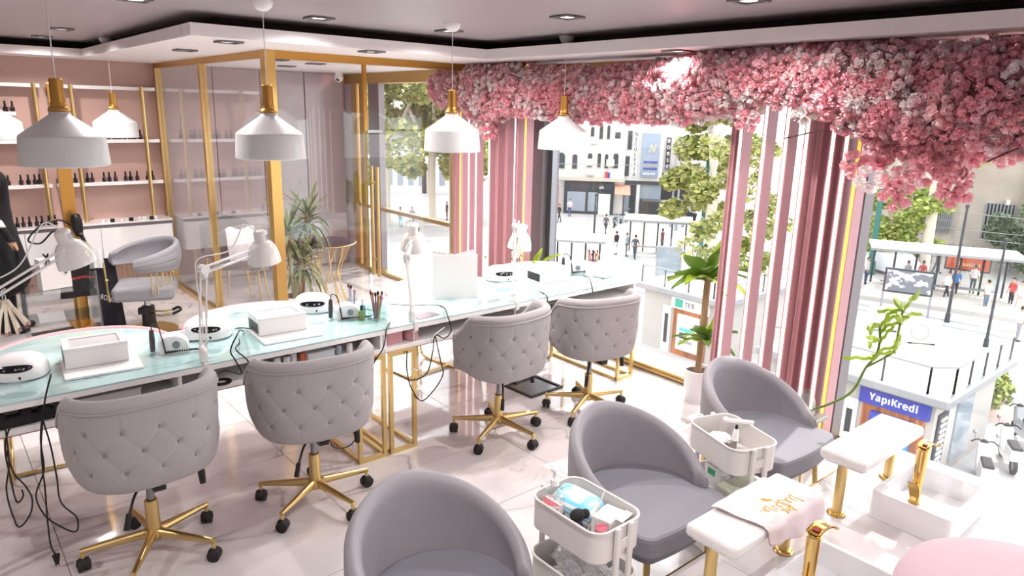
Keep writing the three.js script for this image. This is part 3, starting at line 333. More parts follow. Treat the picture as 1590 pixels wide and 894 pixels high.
// ---------- pendant lamps ----------
{ const shade = lathe([[0.043, 0.255], [0.046, 0.235], [0.176, 0.142], [0.181, 0.132], [0.19, 0.006], [0.187, 0], [0.184, 0.006], [0.175, 0.13], [0.17, 0.139], [0.042, 0.23], [0.035, 0.235]], 72);
  const shM = phy(0xdcdcde, 0.38, { clearcoat: 0.25, side: THREE.DoubleSide }); let p0;
  const mk = (x, z, yb, lab, roof = CE) => { const g = thing('pendant_lamp', lab, 'pendant lamp', [x, yb, z], 0, 'white pendant lamps with gold sockets'); part('shade', shade, shM, g); part('socket', lathe([[0, 0.25], [0.047, 0.25], [0.047, 0.262], [0.036, 0.272], [0.034, 0.28], [0.036, 0.286], [0.03, 0.292], [0.029, 0.395], [0.026, 0.4], [0, 0.4]], 36), M.goldDeep, g); part('cord', cyl(0.0028, 0.0028, roof - yb - 0.4, 0, 0.4, 0, 8), M.cream, g); part('ceiling_rose', T(new THREE.SphereGeometry(0.058, 28, 12, 0, 6.2832, Math.PI / 2, Math.PI / 2), 0, roof - yb - 0.0005, 0), M.whiteGloss, g); part('bulb', ball(0.03, 0, 0.17, 0, 16), M.cream, g); };
  const zc = -4.0; for (const [px, py, lab] of [[103, 258, 'white pendant lamp over the desk nearest the polish shelves side'], [421, 247, 'white pendant lamp hanging before the gold corner post of the glass room'], [702, 236, 'white pendant lamp hanging before the tree in the balcony window'], [873, 233, 'white pendant lamp at the window end, below the blossoms']]) { const q = at(px, py, 'z', zc - 0.1); mk(at(px, py, 'z', zc).x, zc, q.y + 0.012, lab); }
  const far = at(181, 213, 'z', -7.5); mk(far.x, -7.5, far.y, 'white pendant lamp hanging before the nail polish shelves'); const far2 = at(-3, 216, 'z', -7.3); mk(far2.x, -7.3, far2.y, 'white pendant lamp beside the gold mirror post');
}
// ---------- jointed desk lamps ----------
function deskLamp(base, elbow, head, tilt, label, opt = {}) { // all world points; lamp stands on the desk edge
  const [bx0, by0, bz0] = base, R = (p) => [p[0] - bx0, p[1] - by0, p[2] - bz0]; const g = thing('desk_lamp', label, 'desk lamp', base, 0, 'white jointed desk lamps'); const E = R(elbow), Hd = R(head), m = M.enamel; const off = V(Hd[0] - E[0], 0, Hd[2] - E[2]).normalize(), sd = [-off.z * 0.012, 0, off.x * 0.012];
  part('clamp', [box(0.035, 0.05, 0.035, 0, 0.026, 0, 0.006), box(0.03, 0.012, 0.07, 0, -0.045, 0.015, 0.003), box(0.03, 0.06, 0.012, 0, -0.02, 0.045, 0.003), rod([0, -0.12, 0.02], [0, -0.05, 0.02], 0.005), cyl(0.018, 0.018, 0.006, 0, -0.06, 0.02)], m, g);
  const B = [0, 0.055, 0]; const off2 = (p, k) => [p[0] + off.x * k, p[1], p[2] + off.z * k];
  part('lower_arm', [-0.016, 0.016].map((k) => bar(off2(B, k), off2(E, k), 0.009, 0.009)), m, g); part('lower_joint', [ball(0.022, ...B, 12, 1, 1.2, 1)], m, g);
  part('elbow', [rod([E[0] - sd[0] * 1.6, E[1], E[2] - sd[2] * 1.6], [E[0] + sd[0] * 1.6, E[1], E[2] + sd[2] * 1.6], 0.024, 0.024, 20), ball(0.02, E[0], E[1] - 0.03, E[2], 12)], m, g);
  part('upper_arm', [0.0, -0.03].map((k) => bar([E[0], E[1] + k + 0.01, E[2]], [Hd[0], Hd[1] + k + 0.01, Hd[2]], 0.009, 0.009)), m, g); part('spring', [rod([E[0] + off.x * 0.02, E[1] - 0.008, E[2] + off.z * 0.02], [E[0] + (Hd[0] - E[0]) * 0.35, E[1] - 0.008 + (Hd[1] - E[1]) * 0.35, E[2] + (Hd[2] - E[2]) * 0.35], 0.006)], M.chrome, g);
  const hd = part('shade', lathe([[0, 0.105], [0.022, 0.104], [0.032, 0.098], [0.035, 0.088], [0.036, 0.045], [0.05, 0.035], [0.068, 0.01], [0.08, -0.03], [0.085, -0.07], [0.083, -0.07], [0.078, -0.03], [0.064, 0.008], [0.04, 0.03]], 48), new THREE.MeshPhysicalMaterial({ color: 0xefece8, roughness: 0.2, clearcoat: 0.8, side: THREE.DoubleSide }), g, [Hd[0] + off.x * 0.035, Hd[1], Hd[2] + off.z * 0.035], tilt);
  part('bracket', [rod([-0.04, 0.02, 0], [0.04, 0.02, 0], 0.014)], m, hd); const sl = []; for (let i = 0; i < 5; i++) { const a = 0.4 + i * 0.3; sl.push(T(box(0.004, 0.03, 0.004), Math.sin(a) * 0.0355, 0.068, Math.cos(a) * 0.0355, 0, a)); } part('slots', sl, M.steel, hd); part('bulb', ball(0.03, 0, -0.02, 0, 14), M.cream, hd);
  part('cable', tube([[Hd[0], Hd[1] + 0.1, Hd[2]], [Hd[0] - off.x * 0.06, Hd[1] + 0.14, Hd[2] - off.z * 0.06], [(Hd[0] + E[0]) / 2, (Hd[1] + E[1]) / 2 + 0.05, (Hd[2] + E[2]) / 2], [E[0] - off.x * 0.03, E[1] + 0.05, E[2] - off.z * 0.03], [E[0] - off.x * 0.04, E[1] - 0.04, E[2] - off.z * 0.04], [E[0] * 0.3, 0.2, E[2] * 0.3], [0, 0.06, -0.02]], 0.0032, 70, 6), m, g);
  return g;
}
const A3 = (px, py, z) => { const p = at(px, py, 'z', z); return [p.x, p.y, p.z]; };
const onDesk = (px, py, y = DY) => { const p = at(px, py, 'y', y); return [p.x, y, p.z]; };
deskLamp([0.995, DY, -3.545], A3(316, 418, -3.55), A3(399, 388, -3.62), [0.1, 0, 0.12], 'white jointed desk lamp clamped next to the white box by the glass-room post');
deskLamp([-0.12, DY, -3.60], A3(-45, 478, -3.66), A3(98, 390, -3.78), [0.05, 0, 0.3], 'white jointed desk lamp leaning over the hanging nail tip fan');
deskLamp([2.215, DY, -3.545], A3(632, 398, -3.56), A3(641, 372, -3.72), [0.2, 0, 0.15], 'white jointed desk lamp beside the brush pots');
deskLamp([3.02, DY, -3.545], A3(800, 352, -3.56), A3(807, 372, -3.66), [0.1, 0, -0.1], 'white jointed desk lamp with a nail tip fan beside the window plant');
// fans of nail tips
function tipFan(p, n, len, label, spread = 1.2) { const g = thing('nail_tip_fan', label, 'nail tip fan', p, 0.5, 'nail tip sample fans'); const mats = [0xe9dfc8, 0xe4d3bd, 0xd9c3ae, 0xf0e9dc].map((c) => phy(c, 0.3)); part('ring', T(new THREE.TorusGeometry(0.014, 0.0025, 8, 20), 0, 0, 0, 0, 0.6), M.chrome, g); const s = box(0.013, len, 0.0022, 0, -len / 2 - 0.012, 0, 0.001), t = box(0.014, 0.02, 0.003, 0, -len - 0.01, 0, 0.0014); const tm = [0xb98a83, 0x8c5f58, 0x6f4a45, 0xd8b6a8].map((c) => phy(c, 0.2)); for (let i = 0; i < n; i++) { const a = (i / (n - 1) - 0.5) * spread; const st = part('stick', s, mats[i % 4], g, [0, 0, (i % 5 - 2) * 0.006], [((i * 7) % 5 - 2) * 0.07, 0, a]); part('tip', t, tm[(i * 3) % 4], st); } }
tipFan(A3(6, 462, -3.62), 22, 0.15, 'fan of cream nail tips hanging by the white lamp arm'); tipFan(A3(803, 372, -3.6), 20, 0.13, 'fan of nail tips hanging in front of the window plant', 1.1);
// ---------- appliances on the desks ----------
function ledDryer(p, turn, label) { const g = thing('nail_dryer', label, 'nail dryer', p, turn, 'white curved nail dryers'); const s = new THREE.SphereGeometry(1, 40, 24, 0, 6.2832, 0, Math.PI / 2), q = s.attributes.position; for (let i = 0; i < q.count; i++) { const v = V(q.getX(i), q.getY(i), q.getZ(i)); const f = (a, e) => Math.sign(a) * Math.pow(Math.abs(a), e); q.setXYZ(i, f(v.x, 0.75) * 0.12, Math.pow(v.y, 0.65) * 0.1, f(v.z, 0.75) * 0.11); } s.computeVertexNormals();
  part('housing', [s, T(new THREE.CylinderGeometry(0.11, 0.105, 0.012, 40), 0, -0.001, 0)].map((x) => x), M.plastic, g, [0, 0.007, 0]); 
  const sf = (az, el, k) => { const v = V(Math.cos(el) * Math.sin(az), Math.sin(el), Math.cos(el) * Math.cos(az)), f = (a, e) => Math.sign(a) * Math.pow(Math.abs(a), e); return [f(v.x, 0.75) * 0.12 * k, Math.pow(v.y, 0.65) * 0.1 * k + 0.007, f(v.z, 0.75) * 0.11 * k]; };
  part('control_panel', grid(28, 8, (u, v) => { const a = u * 6.2832; return sf(0.08 + v * 0.62 * Math.cos(a), 0.44 + v * 0.2 * Math.sin(a), 1.012); }), M.blackPanel, g); for (const o of [-0.025, 0, 0.025]) part('button', T(ball(0.006, 0, 0, 0, 10), ...sf(0.08 + o * 9, 0.38, 1.015)), M.steel, g); part('port', box(0.03, 0.014, 0.006, 0.02, 0.02, 0.106), M.black, g); return g; }
ledDryer([0.26, DY, -3.86], -0.35, 'white nail dryer with black control panel at the open end of the desk'); ledDryer([1.15, DY, -3.96], -0.5, 'white nail dryer behind the upright desk lamp stem'); ledDryer([1.84, DY, -4.12], -0.5, 'white nail dryer between the extractor box and the brush pots'); ledDryer([3.36, DY, -4.1], -0.4, 'white nail dryer tucked behind the extractor box by the window');
function dustBox(p, turn, label, mesh = true) { const g = thing('dust_extractor', label, 'dust extractor', p, turn, 'white nail dust extractor boxes'); part('tray_pad', box(0.33, 0.012, 0.31, 0.015, 0.006, 0.045, 0.004), M.whiteGloss, g); part('housing', box(0.27, 0.085, 0.2, 0, 0.056, -0.03, 0.004), M.white, g); part('lid', [bx(-0.135, 0.135, 0.098, 0.112, -0.13, -0.105), bx(-0.135, 0.135, 0.098, 0.112, 0.045, 0.07), bx(-0.135, -0.105, 0.098, 0.112, -0.105, 0.045), bx(0.105, 0.135, 0.098, 0.112, -0.105, 0.045)], M.whiteGloss, g); part('filter', bx(-0.105, 0.105, 0.098, 0.106, -0.105, 0.045), std(0xb9b7ba, 0.7, 0.2, { bumpMap: velvetBump, bumpScale: 0.002 }), g); part('side_vent', bx(-0.1365, -0.134, 0.022, 0.08, -0.11, 0.05), M.black, g); return g; }
dustBox([0.575, DY, -3.83], -0.08, 'white dust extractor box next to the curved dryer at the desk end'); dustBox([1.49, DY, -3.80], -0.06, 'white dust extractor box between the desk lamp and the brush pots'); dustBox([3.62, DY, -3.82], -0.12, 'white dust extractor box in front of the window plant');
function drill(p, turn, label, hp = true) { const g = thing('nail_drill', label, 'nail drill', p, turn, 'white nail drill units'); const s = new THREE.Shape(); s.moveTo(-0.06, 0); s.lineTo(0.065, 0); s.quadraticCurveTo(0.075, 0.03, 0.055, 0.055); s.quadraticCurveTo(0.03, 0.085, -0.01, 0.083); s.quadraticCurveTo(-0.06, 0.08, -0.066, 0.04); s.closePath(); part('housing', T(extr(s, 0.07, 0.008, 12), 0, 0.004, -0.035), M.plastic, g); part('dial', T(cyl(0.019, 0.017, 0.014, 0, 0, 0, 24), 0.012, 0.046, 0.042, Math.PI / 2), M.steel, g); part('foot', box(0.12, 0.006, 0.07, 0, 0.003, 0), M.rubber, g);
  part('handpiece', [rod([-0.1, 0.01, 0.0], [-0.098, 0.075, 0.0], 0.012, 0.014), rod([-0.098, 0.075, 0], [-0.097, 0.125, 0], 0.014, 0.011)], std(0x3a3838, 0.4), g); part('holder', cyl(0.02, 0.018, 0.03, -0.1, 0, 0), M.acrylic, g);
  const coil = []; for (let i = 0; i <= 100; i++) { const t = i / 100; const q = t < 0.5 ? [-0.05 + 0.02 * t, 0.085 - 0.15 * t, 0.05] : [-0.04 + 0.17 * (t - 0.5) * 2, 0.012, 0.05 + 0.01 * Math.sin(t * 6)]; coil.push([q[0], q[1] + 0.004 * Math.sin(i * 1.9), q[2] + 0.004 * Math.cos(i * 1.9)]); } part('coiled_cable', [tube(coil, 0.0035, 300, 6), tube([[-0.097, 0.125, 0], [-0.09, 0.16, 0.01], [-0.065, 0.15, 0.03], [-0.052, 0.09, 0.05]], 0.003, 30, 6), tube([[0.13, 0.012, 0.05], [0.16, 0.03, 0.03], [0.13, 0.045, 0.01], [0.06, 0.04, 0]], 0.003, 30, 6)], M.black, g); return g; }
drill([0.925, DY, -3.80], -0.25, 'white nail drill with black coiled cable between the extractor box and lamp'); drill([1.93, DY, -3.83], -0.3, 'white nail drill with black coiled cable beside the brush pots'); drill([4.0, DY, -3.95], -0.3, 'white nail drill with raised black handpiece at the window end');
// pots of brushes and bottles
function pot(p, w, h, label, n, cols, mat = M.acrylic) { const g = thing('brush_pot', label, 'brush pot', p, 0.2); const s = rrect(w, w, 0.006); s.holes.push(new THREE.Path(rrect(w - 0.006, w - 0.006, 0.004).getPoints(4))); part('pot_wall', [flat(extr(s, h, 0, 4)), box(w, 0.004, w, 0, 0.002, 0)], mat, g); for (let i = 0; i < n; i++) { const a = i * 2.4, r = w * 0.28, tx = Math.cos(a) * r, tz = Math.sin(a) * r, hh = h + 0.03 + 0.05 * ((i * 37) % 10) / 10; const b = part('brush', rod([tx * 0.6, 0.006, tz * 0.6], [tx * 1.5, hh, tz * 1.5], 0.004, 0.0045, 8), phy(cols[i % cols.length], 0.35), g); part('brush_head', ball(0.009, tx * 1.55, hh + 0.012, tz * 1.55, 10, 0.8, 1.5, 0.8), std([0x6b4a3a, 0x3b2a2c, 0xc07a3a, 0xd9a0b0][i % 4], 0.9), b); } return g; }
pot([2.06, DY, -3.7], 0.085, 0.09, 'clear square pot with files and brushes next to the lamp clamp', 9, [0x9a8aa0, 0x6d5f75, 0xb98a50, 0xd9c7cf]); pot([2.0, DY, -3.9], 0.05, 0.1, 'slim clear tumbler of files behind the square pot', 5, [0x9b8fb0, 0xc8c0cc, 0x8a7d98]); pot([4.12, DY, -3.86], 0.1, 0.1, 'white pot full of brushes at the window end of the desk', 11, [0xd0505a, 0x6d5f75, 0xd9b050, 0x9aa0b0], M.whiteGloss);
for (const [x, z, h, c, lab] of [[1.98, -3.74, 0.09, 0xa8c47a, 'small green bottle with black cap beside the square pot'], [2.02, -3.8, 0.11, 0x7ac4cc, 'small turquoise bottle among the brush pots'], [2.13, -3.83, 0.1, 0xe8a0b4, 'small pink bottle behind the square pot'], [4.03, -3.74, 0.08, 0xf0eef0, 'small white bottle beside the white brush pot']]) { const b = thing('polish_bottle', lab, 'bottle', [x, DY, z]); part('bottle_body', lathe([[0, 0], [0.017, 0], [0.018, 0.004], [0.018, h * 0.6], [0.008, h * 0.7], [0, h * 0.7]], 20), phy(c, 0.15, { transmission: 0.5, thickness: 0 }), b); part('cap', cyl(0.009, 0.007, h * 0.35, 0, h * 0.68, 0), lab.includes('black') ? M.black : M.whiteGloss, b); }
one('tissue_stack', [box(0.16, 0.05, 0.12, 0, 0.025, 0, 0.012)], M.whiteMatt, 'stack of white tissues at the window end of the desk', 'tissues', [4.1, DY, -3.72], [0, 0.3, 0]);
one('foil_sheet', box(0.16, 0.004, 0.1, 0, 0.002, 0), std(0x9a8f95, 0.3, 0.5), 'flat silver foil sheet lying by the lamp clamp', 'foil', [2.34, DY, -3.6], [0, 0.15, 0]);
{ // tall folded display of colour samples
  const c = V(2.74, DY, -3.83), g = thing('sample_display', 'tall white three-sided display box standing on the desk', 'display box', [c.x, c.y, c.z], -0.45); const w = 0.305, h = 0.305; part('front_panel', box(w, h, 0.006, 0, h / 2, 0.0, 0.002), M.whiteMatt, g);
  for (const s of [-1, 1]) { const pn = part('side_panel', box(Math.hypot(w / 2, 0.15), h, 0.006, 0, h / 2, 0, 0.002), M.whiteMatt, g, [s * w / 4, 0, -0.078], [0, s * Math.atan2(0.15, w / 2), 0]); for (let k = 0; k < 9; k++) part('sample_strip', box(0.012, 0.006, 0.014, (k - 4) * 0.02, h + 0.001, 0.006), phy([0xd9b8b8, 0xc79aa0, 0xeadfd8, 0xb98f92][k % 4], 0.4), pn); } }
// ---------- things on the shelf under the desks, cables ----------
const SHY = 0.675;
for (const [x, z, w, d, h, c, lab] of [[2.1, -3.6, 0.11, 0.09, 0.07, 0xd39aa2, 'square pink box on the shelf where the desks meet'], [1.62, -3.6, 0.16, 0.12, 0.05, 0xbfc3c6, 'clear grey organiser box on the shelf under the desk'], [0.55, -3.62, 0.3, 0.16, 0.06, 0xb9b4b6, 'grey storage tub on the shelf behind the swivel chair']]) one('storage_box', [box(w, h, d, 0, h / 2, 0, 0.006), box(w + 0.006, 0.008, d + 0.006, 0, h, 0, 0.003)], std(c, 0.5), lab, 'box', [x, SHY, z]);
one('tin', lathe([[0, 0], [0.045, 0], [0.047, 0.005], [0.047, 0.085], [0, 0.085]], 32), M.pinkDesk, 'round pink tin on the shelf beside the square pink box', 'tin', [2.23, SHY, -3.585]); one('candle_jar', [lathe([[0, 0], [0.03, 0], [0.032, 0.006], [0.032, 0.06], [0.028, 0.06], [0.028, 0.01], [0, 0.01]], 28)], phy(0x6b6568, 0.1, { transmission: 0.3, thickness: 0 }), 'dark glass jar on the shelf left open between the desks', 'jar', [1.9, SHY, -3.58]);
for (const [x, z, c, lb] of [[1.38, -3.58, 0xe8e6ea, 'off-white bottle nearest the lamp clamp'], [1.43, -3.57, 0xd8dade, 'pale grey bottle between two white ones'], [1.48, -3.6, 0xeeeeee, 'white bottle beside the orange one'], [1.53, -3.58, 0xd06a48, 'orange bottle beside the organiser box'], [1.74, -3.58, 0x9aa0a8, 'slate grey bottle beside the organiser box'], [1.81, -3.58, 0xe6e3e3, 'cream bottle beside the dark glass jar']]) { const b = thing('small_bottle', lb + ' on the shelf under the desk', 'bottle', [x, SHY, z], 0, 'small bottles under the desk'); part('bottle_body', lathe([[0, 0], [0.018, 0], [0.019, 0.004], [0.019, 0.05], [0.008, 0.058], [0, 0.058]], 18), phy(c, 0.2), b); part('cap', cyl(0.009, 0.008, 0.02, 0, 0.058, 0, 14), M.blackSoft, b); }
{ const g = thing('wire_basket', 'clear grey basket on the shelf under the window end of the desk', 'basket', [3.35, SHY, -3.58]); const l = []; for (let i = 0; i < 10; i++) l.push(cyl(0.002, 0.002, 0.07, -0.13 + i * 0.029, 0, 0.06, 5)); l.push(bx(-0.14, 0.14, 0.066, 0.072, 0.057, 0.063), bx(-0.14, 0.14, 0, 0.006, -0.06, 0.062)); part('basket_frame', l, M.steel, g); part('liner', bx(-0.135, 0.135, 0.006, 0.06, -0.055, 0.052), M.acrylic, g); }
const blob = (x, z, lab) => one('power_strip', [box(0.26, 0.045, 0.06, 0, 0.024, 0, 0.01), ball(0.03, -0.08, 0.05, 0.01, 12), ball(0.026, 0.02, 0.052, 0, 12), ball(0.028, 0.09, 0.045, 0.012, 12)], M.blackSoft, lab, 'power strip', [x, SHY, z], [0, 0.06, 0]);
blob(0.22, -3.56, 'black power strip heaped with plugs at the open end of the shelf'); one('power_adapter', box(0.1, 0.03, 0.045, 0, 0.015, 0, 0.004), M.black, 'black power adapter lying on the shelf behind the chair at the display box', 'power adapter', [2.74, SHY, -3.55]); one('hole_grommet', [lathe([[0.025, 0], [0.05, 0], [0.05, 0.006], [0.025, 0.006]], 28)], M.black, 'black oval cable opening on the shelf beside the lamp clamp', 'grommet', [1.07, SHY, -3.54]);
const cable = (pts, lab, mat = M.black, r = 0.0038, grp = 'cords hanging from the desks') => one('power_cord', tube(pts, r, pts.length * 14, 6), mat, lab, 'cord', null, null, grp);  // power cords of the desk appliances
const Z1 = -3.44; const cp = (list, z = Z1) => list.map(([x, y]) => A3(x, y, z));
cable([[0.36, DY + 0.005, -3.7], ...cp([[78, 585], [70, 620], [63, 680], [68, 730], [56, 770], [70, 800], [90, 815], [118, 825], [120, 805], [95, 780], [88, 740], [78, 690], [66, 650]])], 'black cord looping down from the dryer at the desk end'); cable(cp([[66, 650], [64, 700], [70, 760], [74, 810], [80, 850], [86, 860]]), 'black cord with a plug hanging almost to the floor'); cable(cp([[8, 660], [14, 720], [10, 760], [20, 800], [30, 818], [46, 800], [50, 775], [40, 755], [22, 735], [10, 700]]), 'black cord loop hanging beside the gold desk leg'); cable(cp([[20, 650], [8, 690], [16, 740], [28, 780], [36, 770], [34, 760]], -3.46), 'thin black cord loop beside the power strip');
one('power_plug', [cyl(0.008, 0.016, 0.045), rod([-0.006, -0.012, 0], [-0.006, 0, 0], 0.002), rod([0.006, -0.012, 0], [0.006, 0, 0], 0.002)], M.black, 'black plug dangling at the end of the hanging cord', 'plug', A3(89, 875, Z1)); 
cable([[1.32, DY + 0.01, -3.9], ...cp([[368, 520], [358, 545], [366, 560], [375, 580], [350, 575], [340, 580]], -3.49)], 'black cord running from the dryer over the desk edge by the lamp'); cable([[1.36, DY + 0.03, -3.85], onDesk(366, 510), onDesk(372, 530), ...cp([[368, 545], [385, 560], [390, 580]], -3.49)], 'black cord running from the extractor box over the desk edge');
cable([onDesk(606, 500), ...cp([[600, 512], [595, 540], [580, 565], [570, 600], [566, 640], [560, 660], [545, 690], [520, 695], [510, 680]], -3.47)], 'black cord dropping from the foil sheet past the gold frames'); cable([onDesk(600, 472), onDesk(640, 474), onDesk(680, 474), ...cp([[695, 490], [700, 515], [690, 525], [676, 520], [672, 545], [662, 580], [640, 590], [612, 578]], -3.47)], 'black cord looping from the desk lamp to the shelf'); cable(cp([[676, 522], [684, 560], [688, 580], [670, 610], [655, 622], [640, 605], [632, 575], [632, 545]], -3.46), 'black cord loop hanging in front of the gold frames'); cable(cp([[690, 508], [675, 520], [665, 535], [650, 550], [648, 575], [640, 570]], -3.455), 'white cord knotted beside the gold frames', M.white, 0.0032); cable([onDesk(838, 452), ...cp([[850, 462], [848, 480], [840, 495]], -3.49)], 'black cord falling over the desk edge at the extractor by the window'); cable([onDesk(880, 428), onDesk(905, 428), ...cp([[918, 440], [921, 455]], -3.49)], 'black cord falling over the desk edge beside the white tissues');
// ---------- polish shelves and cabinet on the back wall ----------
{ const zs = ZB, d = 0.16; for (const [x0, x1, lab, posts] of [[-0.6, 1.085, 'wall shelf unit of white boards beside the person in black', [-0.4, 0.62, 1.03]], [1.13, 2.13, 'wall shelf unit of white boards beside the glass partition', [1.34, 1.99]]]) { const g = thing('polish_shelf', lab, 'shelf', [0, 0, 0], 0, 'nail polish shelf units'); for (const y of [2.2, 1.66, 1.22]) part('shelf_board', bx(x0, x1, y - 0.035, y, zs + 0.002, zs + d, 0.002), M.whiteGloss, g); for (const x of posts) part('post', cyl(0.02, 0.02, x < 1.2 && x > 0.9 ? 1.4 : 1.4, x, 0.805, zs + d + 0.02, 20), M.gold, g); if (x0 < 0) part('short_board', bx(x0, 0.86, 1.93 - 0.035, 1.93, zs + 0.002, zs + d, 0.002), M.whiteGloss, g); }
  const g = thing('wall_cabinet', 'long white floating cabinet below the polish shelves', 'cabinet', [0, 0, 0]); part('cabinet_body', bx(-0.6, 2.13, 0.45, 0.80, zs + 0.002, zs + 0.34, 0.003), M.white, g); part('top', bx(-0.61, 2.14, 0.80, 0.815, zs + 0.002, zs + 0.36, 0.002), M.whiteGloss, g); let x = -0.6; for (const w of [0.66, 0.66, 0.05, 0.66, 0.70]) { part('drawer_front', bx(x + 0.003, x + w - 0.003, 0.45, 0.765, zs + 0.34, zs + 0.358, 0.002), M.whiteGloss, g); x += w; } part('grip_groove', bx(-0.6, 2.13, 0.766, 0.8, zs + 0.335, zs + 0.345), M.frameGrey, g); for (const px of [0.62, 1.37, 2.0]) part('leg', cyl(0.022, 0.022, 0.45, px, 0, zs + 0.25, 20), M.gold, g);
  const body = lathe([[0, 0], [0.019, 0], [0.02, 0.004], [0.02, 0.04], [0.009, 0.05], [0, 0.05]], 14), cap = cyl(0.0105, 0.008, 0.05, 0, 0.05, 0, 12); const bm = [0x241a1e, 0x2c1c22, 0x1b1517, 0x3a1e26].map((c) => phy(c, 0.12)); let bp;
  const put = (x, y, z, i, grp, lab) => { if (!bp) { bp = thing('nail_polish', lab, 'nail polish', [x, y, z], 0, grp); part('bottle_body', body, bm[0], bp); part('cap', cap, M.blackSoft, bp); return; } const c = copy(bp, [x, y, z], i, lab, grp); c.children[0].material = bm[i % 4]; };
  const rowL = (y, x0, x1, step, lab, z = ZB + 0.09, gaps = []) => { let i = 0; for (let x = x0; x < x1; x += step) { i++; if (gaps.includes(i) || rnd() < 0.06) continue; put(x + rr(-0.008, 0.008), y, z, i, lab.replace('dark nail polish bottle', 'polish bottles'), lab); } };
  rowL(1.22, 0.5, 1.06, 0.055, 'dark nail polish bottle on the middle board by the person'); rowL(1.22, 1.15, 2.08, 0.052, 'dark nail polish bottle on the middle board by the partition'); rowL(1.66, 1.45, 2.05, 0.05, 'dark nail polish bottle on the upper board by the partition'); rowL(1.66, 0.5, 1.06, 0.055, 'dark nail polish bottle on the upper board by the person'); rowL(1.93, 0.62, 0.85, 0.055, 'dark nail polish bottle on the short board'); rowL(0.815, 0.68, 1.22, 0.055, 'dark nail polish bottle on the white cabinet', ZB + 0.2);
  for (const [x, s] of [[1.48, 0], [1.53, 1], [1.56, 2], [1.66, 0], [1.70, 1], [1.74, 2], [1.83, 0], [1.87, 1], [1.9, 0], [1.94, 2], [1.98, 1]]) one('gel_pot', [cyl(0.02, 0.02, 0.02, 0, 0, 0, 18), cyl(0.021, 0.021, 0.014, 0, 0.02, 0, 18)], s === 2 ? M.blackSoft : M.whiteGloss, s === 2 ? 'small black gel pot on the white cabinet top' : 'small white gel pot on the white cabinet top', 'gel pot', [x, 0.815, ZB + 0.26 + 0.02 * s], null, 'gel pots on the cabinet');
}
